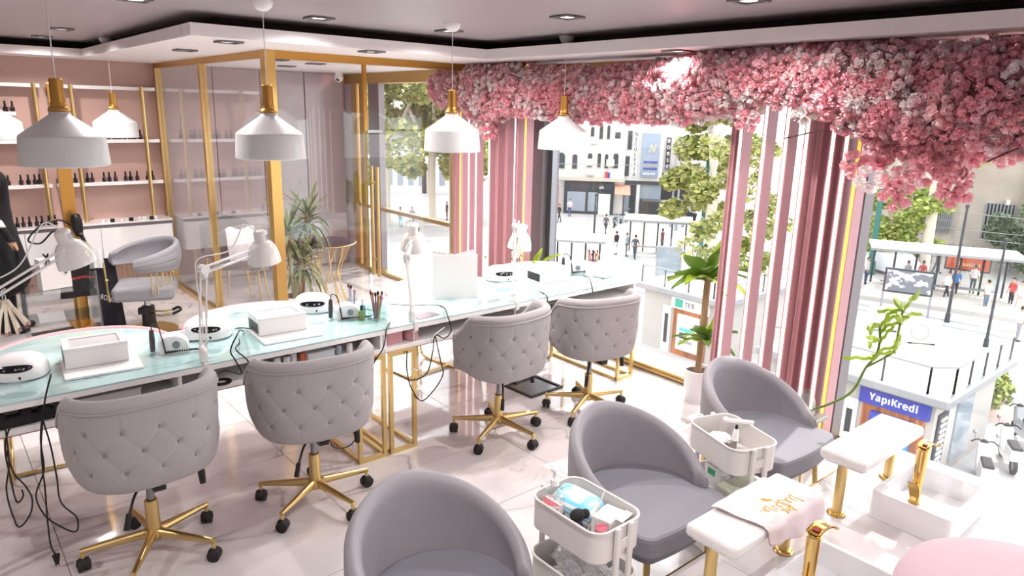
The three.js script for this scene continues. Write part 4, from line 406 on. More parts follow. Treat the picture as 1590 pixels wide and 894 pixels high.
// ---------- mirror post with hanging aprons, hydraulic chair, rack, person ----------
{ const px = 1.045, pz = -7.42; const g = thing('mirror_stand', 'narrow gold framed mirror stand seen from its edge', 'mirror stand', [px, 0, pz]); part('edge_panel', bx(-0.055, 0.055, 0.0, 2.19, -0.03, 0.03, 0.004), M.goldDeep, g); part('mirror', bx(-0.0565, -0.055, 0.3, 2.1, -0.026, 0.026), M.chrome, g); part('foot', bx(-0.09, 0.09, 0, 0.03, -0.2, 0.2, 0.004), M.goldSat, g); part('leg', rod([-0.03, 0, 0.09], [-0.03, 0.62, 0.06], 0.012), M.gold, g);
  const hd = thing('hair_dryer', 'black hair dryer hung on the gold mirror stand', 'hair dryer', [px + 0.03, 0.97, pz + 0.13], 0.3); part('barrel', [T(lathe([[0, -0.1], [0.03, -0.1], [0.042, -0.04], [0.045, 0.04], [0.035, 0.1], [0, 0.105]], 24), 0, 0, 0, 0.3, 0, 0.2)], M.black, hd); part('grip', rod([0, -0.02, 0], [0.05, -0.2, 0.02], 0.02, 0.016), M.black, hd); part('band', T(cyl(0.021, 0.021, 0.012, 0.018, -0.08, 0.006), 0, 0, 0), M.chrome, hd);
  const coil = thing('dryer_cord', 'black cord of the hair dryer curled over the cabinet top', 'cord'); part('cord', tube([[1.05, 0.95, pz + 0.08], [0.95, 1.02, pz + 0.08], [0.8, 0.98, pz + 0.1], [0.7, 0.86, pz + 0.1], [0.78, 0.83, pz + 0.1], [0.9, 0.93, pz + 0.1], [1.0, 0.92, pz + 0.1]], 0.008, 70, 8), M.black, coil);
  const cloth = (x0, y0, w, h, sd, fold, z) => grid(20, 24, (u, v) => [x0 + (u - 0.5) * w * (0.75 + 0.4 * v), y0 - v * h, z + fold * Math.sin(u * 9 + sd) * (0.4 + 0.6 * v) + 0.03 * Math.sin(u * Math.PI)]);
  const apron = (name, x0, y0, w, h, sd, mat, lab, z) => { const a = cloth(x0, y0, w, h, sd, 0.018, z); return one(name, [clean(a), clean(T(a.clone(), 0, 0, -0.006))], mat, lab, 'apron'); };
  const txt = (t, bg, fg, rot, font) => { const tx = canvasTex(512, 1024, (c, w, h) => { c.fillStyle = bg; c.fillRect(0, 0, w, h); c.save(); c.translate(w / 2, h * 0.42); c.rotate(rot); c.fillStyle = fg; c.font = font; c.textAlign = 'center'; c.fillText(t, 0, 30); c.restore(); }); return new THREE.MeshStandardMaterial({ map: tx, roughness: 0.85, side: THREE.DoubleSide }); };
  apron('apron', px + 0.0, 0.74, 0.3, 0.42, 0.4, txt('PROFESSION', '#1d171b', '#e0532c', 0.1, 'bold 66px sans-serif'), 'black apron with orange lettering slung over the mirror stand', pz + 0.13); apron('apron', px + 0.2, 0.66, 0.22, 0.66, 1.7, txt('COLOR', '#211f27', '#eceaf0', Math.PI - 0.25, '104px sans-serif'), 'long dark apron lettered COLOR hanging over the mirror stand', pz + 0.17); apron('towel_strip', px + 0.1, 0.56, 0.09, 0.56, 2.9, std(0x8a868c, 0.8, 0, { side: THREE.DoubleSide }), 'grey cloth strip hanging between the two aprons', pz + 0.18); apron('white_cloth', px + 0.14, 0.76, 0.12, 0.18, 0.9, std(0xe6e4e6, 0.8, 0, { side: THREE.DoubleSide }), 'white cloth folded over the mirror stand above the long apron', pz + 0.19);
  // hydraulic styling chair
  const c = thing('styling_chair', 'grey velvet styling chair with ring back on a black hydraulic base', 'chair', [1.5, 0, -6.93], -0.35); part('base_plate', lathe([[0, 0], [0.24, 0], [0.24, 0.012], [0.2, 0.03], [0.05, 0.045], [0, 0.045]], 48), M.goldSat, c); part('pump', [cyl(0.06, 0.055, 0.2, 0, 0.04, 0, 28), cyl(0.075, 0.06, 0.03, 0, 0.03, 0, 28), box(0.08, 0.06, 0.07, -0.04, 0.2, 0.02, 0.01)], M.black, c); part('piston', cyl(0.028, 0.028, 0.12, 0, 0.24, 0), M.chrome, c); const lev = part('pedal', [tube([[0.03, 0.2, 0.04], [0.15, 0.21, 0.12], [0.24, 0.23, 0.15]], 0.007, 20), tube([[0.03, 0.17, 0.06], [0.14, 0.18, 0.17], [0.23, 0.2, 0.2]], 0.007, 20)], M.gold, c); part('grip', tube([[0.22, 0.225, 0.14], [0.27, 0.25, 0.16], [0.29, 0.235, 0.19], [0.22, 0.2, 0.2]], 0.013, 24), M.black, lev);
  part('seat', new RoundedBoxGeometry(0.5, 0.13, 0.48, 4, 0.04), M.velvetD, c, [0, 0.40, 0]);
  const bk = capShell({ th: 2.25, R: () => [1, 0.95], yt: (a) => 0.83 - 0.13 * Math.pow(Math.abs(a) / 2.25, 1.5), yb: (a) => 0.60 + 0.0 * a - 0.02 * Math.cos(a), thick: 0.05, flare: (h) => 0.30 + 0.02 * Math.sin(h * 3.14) + 0.02 * h, disp: (a, y, h) => -0.005 * Math.exp(-(((((h * 3) % 1) - 0.5) / 0.08) ** 2)), nu: 90, nv: 22 }); bk.rotateY(1.75 + 0.35); part('ring_back', bk, M.velvetD, c);
  for (const s of [-1, 1]) for (let k = 0; k < 5; k++) { const a = s * (1.15 + k * 0.16) + 1.75 + 0.35; part('rod', rod([Math.sin(a) * 0.28, 0.40, Math.cos(a) * 0.27], [Math.sin(a) * 0.285, 0.615, Math.cos(a) * 0.275], 0.006), M.gold, c); }
  for (const a of [0.3, 2.7]) part('back_support', [rod([Math.sin(a + 2.1) * 0.30, 0.3, Math.cos(a + 2.1) * 0.29], [Math.sin(a + 2.1) * 0.315, 0.66, Math.cos(a + 2.1) * 0.30], 0.009), ball(0.016, Math.sin(a + 2.1) * 0.305, 0.5, Math.cos(a + 2.1) * 0.295, 12)], M.gold, c);
  one('floor_mat', bx(-0.25, 0.25, 0, 0.012, -0.28, 0.28, 0.003), std(0x2e2a2c, 0.7), 'dark rubber mat on the floor before the aprons', 'mat', [0.9, 0.0005, -7.15], [0, 0.1, 0]); one('floor_box', bx(-0.2, 0.2, 0, 0.03, -0.13, 0.13, 0.004), std(0x2b292c, 0.4), 'black flat case on the floor behind the nail drill', 'case', [1.78, 0.0005, -6.6], [0, 0.12, 0]);
  const ra = thing('acrylic_rack', 'clear acrylic rack with shelves beside the desk end', 'rack', [0.75, 0, -6.72]); for (const y of [0.05, 0.3, 0.55]) part('shelf', bx(-0.2, 0.3, y, y + 0.008, -0.2, 0.2), M.acrylic, ra); for (const x of [-0.2, 0.29]) part('side_panel', bx(x, x + 0.008, 0, 0.9, -0.2, 0.2), M.acrylic, ra);
  const bg = thing('paper_bag', 'pale paper bag with black ribbons on the acrylic rack', 'bag', [0.78, 0.56, -6.7], 0.2); part('bag_body', box(0.22, 0.25, 0.1, 0, 0.125, 0, 0.004), std(0xd2cccb, 0.7), bg); part('ribbon', [tube([[-0.06, 0.25, 0.05], [-0.04, 0.3, 0.06], [-0.07, 0.2, 0.06]], 0.005, 20), tube([[-0.05, 0.27, 0.05], [-0.08, 0.3, 0.06], [-0.03, 0.22, 0.06]], 0.005, 20), tube([[0.06, 0.27, 0.05], [0.08, 0.2, 0.06], [0.07, 0.12, 0.06]], 0.007, 20)], M.black, bg);
}
// people: one continuous skin from a smooth union of tapered capsules
function figure(bones, res, size, centre, paint, k = 0.035) {
  const mc = new MarchingCubes(res, M.white, false, false, 60000), half = size / 2; mc.isolation = 0; const f = mc.field; const seg = bones.map(([a, b, r0, r1]) => { const A = V(...a), B = V(...b); return [A, B.clone().sub(A), r0, r1, B.distanceToSquared(A)]; }), q = V();
  for (let z = 0; z < res; z++) for (let y = 0; y < res; y++) for (let x = 0; x < res; x++) { q.set(((x - res / 2) / (res / 2)) * half + centre[0], ((y - res / 2) / (res / 2)) * half + centre[1], ((z - res / 2) / (res / 2)) * half + centre[2]); let d = 9; for (const [A, AB, r0, r1, l2] of seg) { const px = q.x - A.x, py = q.y - A.y, pz = q.z - A.z; let t = l2 ? (px * AB.x + py * AB.y + pz * AB.z) / l2 : 0; t = t < 0 ? 0 : t > 1 ? 1 : t; const e = Math.hypot(px - AB.x * t, py - AB.y * t, pz - AB.z * t) - (r0 + (r1 - r0) * t); if (e - d > k) continue; if (d - e > k) { d = e; continue; } const h = 0.5 + 0.5 * (d - e) / k; d = d * (1 - h) + e * h - k * h * (1 - h); } f[x + y * res + z * res * res] = -d; }
  mc.update(); const n = mc.count, pos = new Float32Array(n * 3), nor = new Float32Array(n * 3), col = new Float32Array(n * 3); for (let i = 0; i < n; i++) { for (let c = 0; c < 3; c++) { pos[i * 3 + c] = mc.positionArray[i * 3 + c] * half + centre[c]; nor[i * 3 + c] = mc.normalArray[i * 3 + c]; } const cc = paint(pos[i * 3], pos[i * 3 + 1], pos[i * 3 + 2]); col[i * 3] = cc.r; col[i * 3 + 1] = cc.g; col[i * 3 + 2] = cc.b; }
  const g = new THREE.BufferGeometry(); g.setAttribute('position', new THREE.BufferAttribute(pos, 3)); g.setAttribute('normal', new THREE.BufferAttribute(nor, 3)); g.setAttribute('color', new THREE.BufferAttribute(col, 3)); return g;
}
const bodyBones = (pose) => { const b = [[[0, 1.52, 0], [0, 1.66, 0.01], 0.085, 0.092], [[0, 1.42, 0], [0, 1.52, 0], 0.05, 0.048], [[-0.13, 1.37, 0], [0.13, 1.37, 0], 0.075, 0.075], [[0, 1.34, 0], [0, 1.05, 0], 0.135, 0.125], [[0, 1.05, 0], [0, 0.93, 0], 0.125, 0.14]]; const sw = pose.stride ?? 0, ar = pose.arm ?? 0.1; for (const s of [-1, 1]) { b.push([[s * 0.085, 0.92, 0], [s * 0.09, 0.5, s * sw * 0.5], 0.085, 0.058], [[s * 0.09, 0.5, s * sw * 0.5], [s * 0.09, 0.09, s * sw * 0.9 - 0.03 * (sw ? 1 : 0)], 0.056, 0.036], [[s * 0.09, 0.045, s * sw * 0.9 - 0.03], [s * 0.1, 0.035, s * sw * 0.9 + 0.14], 0.038, 0.03], [[s * 0.19, 1.36, 0], [s * 0.235, 1.1, -s * ar], 0.05, 0.04], [[s * 0.235, 1.1, -s * ar], [s * 0.22, 0.88, -s * ar + 0.1], 0.039, 0.028], [[s * 0.22, 0.86, -s * ar + 0.11], [s * 0.215, 0.79, -s * ar + 0.13], 0.03, 0.022]); } return b; };
const C = (h) => new THREE.Color(h);
const dress = (shirt, legs, skin = 0xc99a80, hair = 0x2a1f1c, sleeve = 1.12) => { const a = C(shirt), b = C(legs), s = C(skin), h = C(hair), sh = C(0x2b2828); return (x, y, z) => y > 1.665 || (y > 1.56 && z < 0.01) ? h : y > 1.47 ? s : y < 0.075 ? sh : Math.abs(x) > 0.17 && y < sleeve ? s : y > 0.93 ? a : b; };
{ const w = C(0xe8e6e8), k = C(0x141217), s = C(0xc99a80), h = C(0x241a18), paint = (x, y, z) => y > 1.66 || (y > 1.5 && z < 0) ? h : y > 1.46 ? s : (Math.abs(x) > 0.16 && y > 1.0 && y < 1.05) ? w : Math.abs(x) > 0.2 && y > 0.75 && y < 0.85 ? s : k; const b = bodyBones({ arm: 0.06 }); b.push([[0, 0.9, 0], [0, 0.55, 0], 0.15, 0.22]); const gm = figure(b, 110, 1.9, [0, 0.88, 0], paint, 0.03); const pos = at(-15, 300, 'z', -7.62); one('person', gm, new THREE.MeshStandardMaterial({ vertexColors: true, roughness: 0.85 }), 'person in black with a white stripe round the sleeve standing by the shelves', 'person', [pos.x, 0, -7.62], [0, 1.2, 0]); }
// ---------- the glass room ----------
function blade(l, w, droop, lift = 1, n = 8) { return grid(2, n, (u, v) => { const a = (u - 0.5) * 2, ww = w * Math.pow(Math.sin(Math.PI * Math.min(1, v * 0.92 + 0.08)), 0.7) * (v > 0.96 ? 0.3 : 1); return [a * ww / 2, lift * v * l * 0.8 - droop * v * v * l, v * l * 0.75 * (1 - 0.25 * v * droop) + Math.abs(a) * -0.0]; }); }
{ const g = thing('potted_dracaena', 'tall spiky dracaena in a pot behind the glass corner', 'plant', [2.62, 0, -6.2]); g.scale.set(1.25, 1.12, 1.25); part('pot', lathe([[0, 0], [0.13, 0], [0.16, 0.3], [0.165, 0.31], [0.15, 0.31], [0.145, 0.27], [0, 0.27]], 36), M.whiteGloss, g); part('soil', cyl(0.144, 0.144, 0.01, 0, 0.265, 0), M.soil, g);
  for (const [x, z, h, n, l] of [[-0.06, 0.02, 0.86, 54, 0.42], [0.13, -0.04, 0.98, 46, 0.36], [0.0, 0.08, 0.62, 46, 0.4]]) { const st = part('stem', tube([[x * 0.3, 0.26, z * 0.3], [x * 0.7, h * 0.6, z * 0.8], [x, h, z]], 0.018, 20, 8), M.trunk, g); for (let i = 0; i < n; i++) { const a = i * 2.39996, t = i / n; const b = blade(l * rr(0.75, 1.05), 0.026, 0.15 + 1.15 * t * rr(0.7, 1.1), 1.05 - 0.75 * t); part('leaf', T(b, x, h - t * 0.16, z, 0, a), M.leafPalm, st); } }
  const t = thing('round_table', 'round dark-topped table with gold wire base in the glass room', 'table', [3.08, 0, -6.55]); part('top', lathe([[0, 0.72], [0.3, 0.72], [0.305, 0.725], [0.305, 0.737], [0.3, 0.742], [0, 0.742]], 56), phy(0x4a4048, 0.1), t); part('rim', T(new THREE.TorusGeometry(0.306, 0.006, 8, 72), 0, 0.731, 0, Math.PI / 2), M.gold, t); for (let i = 0; i < 20; i++) { const a = i / 20 * 6.2832, k = i % 2 ? 0.16 : -0.16; part('wire', tube([[Math.sin(a) * 0.26, 0.72, Math.cos(a) * 0.26], [Math.sin(a + k) * 0.15, 0.47, Math.cos(a + k) * 0.15], [Math.sin(a - k) * 0.15, 0.3, Math.cos(a - k) * 0.15], [Math.sin(a) * 0.25, 0.01, Math.cos(a) * 0.25]], 0.005, 26, 6), M.gold, t); } part('base_ring', T(new THREE.TorusGeometry(0.25, 0.006, 8, 60), 0, 0.007, 0, Math.PI / 2), M.gold, t);
  const pn = thing('pen_pot', 'small black pot on the round dark table', 'pot', [2.9, 0.742, -6.45]); part('pot_wall', lathe([[0, 0], [0.04, 0], [0.04, 0.09], [0.036, 0.09], [0.036, 0.008], [0, 0.008]], 24), M.black, pn); part('handle', tube([[-0.03, 0.09, 0], [-0.01, 0.14, 0], [0.02, 0.13, 0], [0.035, 0.085, 0]], 0.003, 24), M.gold, pn);
  const vc = () => { const c = thing('velvet_chair', '', 'chair', [0, 0, 0], 0, 'grey velvet chairs in the glass room'); part('seat', new RoundedBoxGeometry(0.46, 0.09, 0.46, 4, 0.04), M.velvetD, c, [0, 0.45, 0]); const bk = capShell({ th: 1.5, R: () => [1, 0.95], yt: (a) => 0.8 - 0.06 * Math.abs(a), yb: () => 0.43, thick: 0.05, flare: () => 0.27, disp: (a) => -0.006 * Math.exp(-(((((a * 4 + 20) % 1) - 0.5) / 0.1) ** 2)), nu: 80, nv: 12 }); part('backrest', bk, M.velvetD, c); for (const [x, z] of [[-0.19, -0.19], [0.19, -0.19], [-0.17, 0.19], [0.17, 0.19]]) part('leg', rod([x, 0.42, z], [x * 1.25, 0, z * 1.25], 0.012, 0.008), M.gold, c); return c; };
  const v0 = vc(); v0.position.set(2.52, 0, -7.35); v0.rotation.y = 2.6; v0.userData.label = 'grey velvet chair with white cloth on it inside the glass room'; copy(v0, [3.3, 0, -7.7], 3.5, 'grey velvet chair behind the round dark table'); copy(v0, [2.62, 0, -8.1], 0.4, 'grey velvet chair against the mauve panel wall');
  const cl = grid(14, 14, (u, v) => [2.36 + u * 0.3, 0.82 - 0.32 * v * v + 0.02 * Math.sin(u * 9), -7.32 + 0.02 * Math.cos(u * 8 + v * 4) + 0.12 * v]); one('draped_cloth', [clean(cl), clean(T(cl.clone(), 0, 0, -0.006))], std(0xe8e6ea, 0.8, 0, { side: THREE.DoubleSide }), 'white cloth draped over a velvet chair in the glass room', 'cloth');
  const cm = thing('security_camera', 'small white dome security camera in the corner of the glass room', 'camera', [4.2, S, -8.35]); part('mount', cyl(0.05, 0.045, 0.03, 0, -0.03, 0), M.whiteGloss, cm); part('dome', ball(0.055, 0, -0.06, 0, 24), M.whiteGloss, cm); part('lens', cyl(0.022, 0.022, 0.01, 0, 0, 0), M.black, cm, [-0.03, -0.085, 0.035], [1.0, -0.7, 0]); }
// ---------- window plants ----------
function broadLeaf(l, w, droop) { return grid(6, 12, (u, v) => { const a = (u - 0.5) * 2, ww = w * Math.pow(Math.sin(Math.PI * Math.pow(v, 0.8)), 0.75) + 0.004; return [a * ww / 2, 0.55 * v * l - droop * v * v * l - (1 - a * a) * 0.018 + 0.004 * Math.sin(v * 14), v * l * 0.85]; }); }
{ const g = thing('corn_plant', 'tall potted corn plant between the window and the pink slat screen', 'plant', [4.24, 0, -2.86]); part('pot', lathe([[0, 0], [0.085, 0], [0.1, 0.24], [0.104, 0.25], [0.094, 0.25], [0.09, 0.22], [0, 0.22]], 36), M.whiteGloss, g); part('soil', cyl(0.09, 0.09, 0.02, 0, 0.21, 0), M.soil, g); part('trunk', tube([[0, 0.2, 0], [0.01, 0.5, 0], [0.0, 0.85, 0.01], [0.02, 1.0, 0]], 0.024, 24, 12), M.trunk, g);
  const tuft = (x, y, z, n, l, w, up) => { for (let i = 0; i < n; i++) { const a = i * 2.39996 + x * 9, t = i / n; part('leaf', T(broadLeaf(l * rr(0.75, 1.05), w, 0.1 + 0.65 * t), x, y - t * 0.08, z, -up * (1 - t) + 0.1, a), i % 3 ? M.leaf : M.leafLime, g); } }; tuft(0.02, 0.98, 0, 22, 0.42, 0.105, 0.9); tuft(0.03, 0.52, 0.02, 15, 0.28, 0.08, 0.8);
  const o = thing('bird_nest_fern', 'lime green leafy plant in a pot behind the desk by the window', 'plant', [4.1, 0.3, -4.55]); part('pot', lathe([[0, 0], [0.09, 0], [0.11, 0.4], [0.1, 0.4], [0.09, 0.36], [0, 0.36]], 32), M.whiteGloss, o); part('stand', cyl(0.12, 0.12, 0.299, 0, -0.3, 0, 32), M.white, o); for (let i = 0; i < 16; i++) part('leaf', T(broadLeaf(rr(0.26, 0.36), 0.075, 0.25 + 0.6 * (i / 16)), 0, 0.38, 0, -0.8 * (1 - i / 16), i * 2.39996), M.leafLime, o);
  const s1 = thing('shrub_pot', 'green plant in a pot outside the slat screen', 'plant', [4.28, 0, -5.15]); part('pot', lathe([[0, 0], [0.07, 0], [0.085, 0.35], [0, 0.35]], 24), M.whiteGloss, s1); for (let i = 0; i < 22; i++) part('leaf', T(broadLeaf(rr(0.16, 0.26), 0.05, 0.5 * rnd()), 0, 0.4 + 0.3 * (i / 22), 0, -0.5, i * 2.4), M.leaf, s1);
  // lucky bamboo stem in a glass vase on a small table
  const tb = thing('side_table', 'small grey side table between the lounge chair and the window', 'table', [3.72, 0, -1.79]); part('top', box(0.22, 0.025, 0.2, 0, 0.4, 0, 0.004), M.steel, tb); for (const x of [-0.09, 0.09]) for (const z of [-0.08, 0.08]) part('leg', cyl(0.008, 0.008, 0.39, x, 0, z, 10), M.gold, tb);
  const vs = thing('glass_vase', 'clear glass vase holding the bamboo stem', 'vase', [3.7, 0.413, -1.77]); part('vase_wall', lathe([[0, 0.004], [0.04, 0.004], [0.05, 0.03], [0.045, 0.1], [0.028, 0.13], [0.03, 0.15], [0.032, 0.15], [0.032, 0.13], [0.05, 0.1], [0.055, 0.03], [0.044, 0], [0, 0]], 32), M.bottle, vs);
  const bs = thing('lucky_bamboo', 'crooked green bamboo stem with thin leaves rising from the vase', 'plant', [3.7, 0.42, -1.77]); const e = (px, py, d) => { const p = at(px, py, 'x', 3.7 + d); return [p.x - 3.7, p.y - 0.42, p.z + 1.77]; }; part('stem', tube([[0, 0.01, 0], e(1320, 610, 0.03), e(1345, 570, 0.05), e(1360, 552, 0.06), e(1366, 530, 0.07), e(1366, 505, 0.07)], 0.007, 50, 8), M.leaf, bs); part('stem', tube([e(1345, 570, 0.05), e(1372, 556, 0.08), e(1388, 545, 0.09), e(1394, 520, 0.1), e(1402, 480, 0.11)], 0.006, 40, 8), M.leaf, bs);
  const lf = (px, py, d, a, l, b = 0.3) => { const p = e(px, py, d); part('leaf', T(broadLeaf(l, 0.03, b), ...p, -0.7, a), M.leafLime, bs); }; for (const [px, py, d, n] of [[1366, 505, 0.07, 5], [1366, 528, 0.07, 3], [1402, 480, 0.11, 6], [1398, 500, 0.11, 3], [1355, 556, 0.06, 3], [1388, 545, 0.09, 3]]) for (let i = 0; i < n; i++) lf(px, py, d, i * 2.1 + px, rr(0.11, 0.17), rr(0.1, 0.7)); }
{ const g = thing('floor_frame', 'flat dark metal frame lying on the floor under the desk', 'frame', [3.44, 0, -3.77], 0.05); part('frame_bars', [bx(-0.17, 0.17, 0.001, 0.014, -0.15, -0.13), bx(-0.17, 0.17, 0.001, 0.014, 0.13, 0.15), bx(-0.17, -0.15, 0.001, 0.014, -0.13, 0.13), bx(0.15, 0.17, 0.001, 0.014, -0.13, 0.13)], M.black, g); part('plate', bx(-0.15, 0.15, 0.001, 0.006, -0.13, 0.13), M.steel, g); }
// client chairs beyond the desks: gold sled frames
{ const mk = (x, z, t, lab) => { const c = thing('client_chair', lab, 'chair', [x, 0, z], t, 'client chairs beyond the desks'); part('seat', new RoundedBoxGeometry(0.46, 0.08, 0.44, 4, 0.035), M.velvetD, c, [0, 0.44, 0]); for (const s of [-1, 1]) part('sled_frame', tube([[s * 0.2, 0.42, 0.2], [s * 0.21, 0.2, 0.22], [s * 0.21, 0.02, 0.21], [s * 0.21, 0.012, 0.1], [s * 0.21, 0.012, -0.15], [s * 0.21, 0.05, -0.21], [s * 0.2, 0.4, -0.2]], 0.011, 50, 8), M.gold, c); part('rear_bar', rod([-0.21, 0.014, 0.12], [0.21, 0.014, 0.12], 0.01), M.gold, c); return c; }; mk(2.95, -4.62, 0.15, 'backless grey client chair with gold sled legs beyond the display box'); mk(0.42, -4.6, -0.1, 'backless grey client chair with gold sled legs beyond the dryer'); mk(3.75, -4.35, 0.1, 'backless grey client chair with gold sled legs near the window'); }
// ---------- blossom garland ----------
{ const petal = (len, w, cup, a, el) => T(T(grid(2, 3, (u, v) => { const q = (u - 0.5) * 2, ww = w * Math.sin(Math.PI * (0.16 + 0.84 * v) * 0.86 + 0.2); return [q * ww / 2, cup * v * v * len + 0.12 * len * q * q * v + 0.05 * len * Math.sin(q * 3 + v * 7), v * len]; }), 0, 0, 0, -el, 0, 0), 0, 0, 0, 0, a, 0);
  const small = (len, w, a, el, k) => T(T(grid(2, 2, (u, v) => { const q = (u - 0.5) * 2, ww = w * Math.sin(Math.PI * (0.2 + 0.62 * v)); return [q * ww / 2, 0.25 * v * v * len + 0.22 * len * q * q * v + 0.12 * len * Math.sin(q * 4 + v * 5 + k), v * len]; }), 0, 0, 0, -el, 0, 0), 0, 0, 0, 0, a, 0);
  const pom = (sd) => { const l = []; for (let j = 0; j < 9; j++) { const u = 1 - 2 * (j + 0.5) / 9, az = j * 2.39996 + sd, s = Math.sqrt(1 - u * u), dir = V(s * Math.cos(az), u, s * Math.sin(az)), fl = []; for (let i = 0; i < 8; i++) fl.push(clean(small(0.026, 0.024, i * 0.7854 + j, 0.25 + 0.55 * (i % 2), i * 2 + sd))); const f = mergeGeometries(fl); f.applyQuaternion(new THREE.Quaternion().setFromUnitVectors(V(0, 1, 0), dir)); f.translate(dir.x * 0.03, dir.y * 0.03, dir.z * 0.03); l.push(f); } return mergeGeometries(l); };
  const flower = (() => { const l = []; for (let i = 0; i < 12; i++) l.push(clean(petal(0.045, 0.024, 0.18, i * 0.5236, 0.1 + 0.25 * (i % 2)))); for (let i = 0; i < 8; i++) l.push(clean(petal(0.028, 0.018, 0.3, i * 0.785 + 0.3, 0.7))); return mergeGeometries(l); })();
  const geos = [pom(1), pom(4), pom(7), flower]; const cols = [0xfed9df, 0xfdcfd7, 0xfbc4ce, 0xfedfe2, 0xfeebec, 0xfff4f4, 0xfff8f7, 0xfcc7cd, 0xfabdc8, 0xfedbdf]; const petM = (c) => phy(c, 0.7, { transmission: 0.3, thickness: 0, side: THREE.DoubleSide }); const mats = cols.map(petM);
  const g = thing('blossom_garland', 'long garland of pink and white artificial cherry blossom along the window header', 'garland');
  // underside of the mass along the facade, [z, lowest y, highest y, nearest x]
  const prof = [[-6.0, 2.1, 2.42, 4.0], [-5.7, 2.0, 2.44, 3.95], [-5.2, 1.98, 2.44, 3.86], [-4.8, 1.95, 2.42, 3.86], [-4.3, 1.97, 2.38, 3.92], [-3.7, 1.99, 2.38, 3.95], [-3.2, 2.0, 2.42, 3.9], [-2.85, 2.0, 2.44, 3.8], [-2.4, 2.12, 2.44, 3.72], [-2.0, 2.06, 2.45, 3.68], [-1.75, 1.94, 2.44, 3.64], [-1.5, 1.84, 2.42, 3.6], [-1.2, 1.86, 2.42, 3.58], [-0.8, 1.9, 2.43, 3.58], [-0.4, 1.95, 2.43, 3.6]];
  const lk = (z) => { let i = 0; while (i < prof.length - 2 && z > prof[i + 1][0]) i++; const a = prof[i], b = prof[i + 1], t = (z - a[0]) / (b[0] - a[0]); return a.map((v, k) => v + (b[k] - v) * t); };
  const dye = () => [0, 1, 2, 3, 7, 8, 9, 1, 8, 2, 7, 8, 4, 5, 6][rnd() * 15 | 0];                       // every blossom gets one of the ten petal colours at random
  const items = []; const N = 3600; for (let i = 0; i < N; i++) { const z = -6.0 + 5.6 * rnd(), [, lo, hi, xn] = lk(z), xf = 4.36, u = Math.pow(rnd(), 0.6); const ang = rnd() * Math.PI; const cx = (xn + xf) / 2, rx = (xf - xn) / 2; const y = lo + 0.03 + (hi - lo - 0.05) * rnd(); const f = Math.sin(Math.PI * Math.min(1, Math.max(0.12, (y - lo) / (hi - lo) * 0.75 + 0.15))); const x = cx - rx * f * (0.25 + 0.75 * u) * (rnd() < 0.72 ? 1 : -0.9); const edge = noise(z * 6 + 70, 3) * 0.14; if (y < lo + edge - 0.03) { continue; } items.push([x, y, z, rr(0.85, 1.3)]); void ang; }
  for (const [px, py, d] of [[1364, 258, 3.8], [1350, 278, 3.85], [1395, 283, 3.75], [1412, 275, 3.78], [1390, 303, 3.8], [1480, 280, 3.7], [1500, 270, 3.7], [1482, 297, 3.72], [1440, 262, 3.7], [1330, 255, 3.9], [1160, 185, 3.85], [1165, 172, 3.85], [760, 205, 4.0], [745, 195, 4.0], [1250, 170, 3.8], [1205, 152, 3.85]]) { const p = at(px, py, 'x', d); items.push([p.x, p.y, p.z, 1.5]); }
  items.forEach((q) => { q.s = q[3] / Math.hypot(q[0], q[1] - H, q[2]) * (q[0] < (lk(q[2])[3] + 4.36) / 2 ? 1 : 0.2); }); items.sort((a, b) => b.s - a.s); const E = new THREE.Euler(), Q = new THREE.Quaternion();
  const extras = items.splice(300); items.forEach((q, i) => { const m = part('blossom', geos[i % 7 === 0 ? 3 : i % 3], mats[dye()], g, [q[0], q[1], q[2]], [rr(-1.4, 1.4), rr(0, 6.28), rr(-1.4, 1.4)]); m.scale.setScalar(q[3]); });
  const whiteM = petM(0xffffff); for (let k = 0; k < 3; k++) { const sub = extras.filter((_, i) => i % 3 === k), im = new THREE.InstancedMesh(geos[k], whiteM, sub.length); im.name = 'blossoms'; im.userData.kind = 'stuff'; sub.forEach((q, i) => { Q.setFromEuler(E.set(rr(-1.4, 1.4), rr(0, 6.28), rr(-1.4, 1.4))); im.setMatrixAt(i, new THREE.Matrix4().compose(V(q[0], q[1], q[2]), Q, V(q[3], q[3], q[3]))); im.setColorAt(i, C(cols[dye()])); }); g.add(im); }
  for (let i = 0; i < 95; i++) { const z = rr(-5.9, -0.45), [, lo, hi, xn] = lk(z), x = xn + rr(-0.03, 0.16), y = rr(lo, hi - 0.04), a = rr(0, 6.28), l = rr(0.08, 0.24); part('twig', tube([[x, y, z], [x + 0.02 * Math.cos(a), y + l * 0.3 * Math.sin(a), z + l * 0.5 * Math.cos(a)], [x - 0.01, y + l * 0.55 * Math.sin(a), z + l * Math.cos(a)]], rr(0.0018, 0.004), 8, 5), M.twig, g); }
  part('branch', tube([[4.1, 2.41, -5.9], [4.05, 2.36, -5.0], [4.12, 2.35, -4.0], [4.08, 2.38, -3.0], [3.98, 2.4, -2.0], [3.9, 2.36, -1.2], [3.9, 2.38, -0.4]], 0.012, 90, 8), M.twig, g);
}
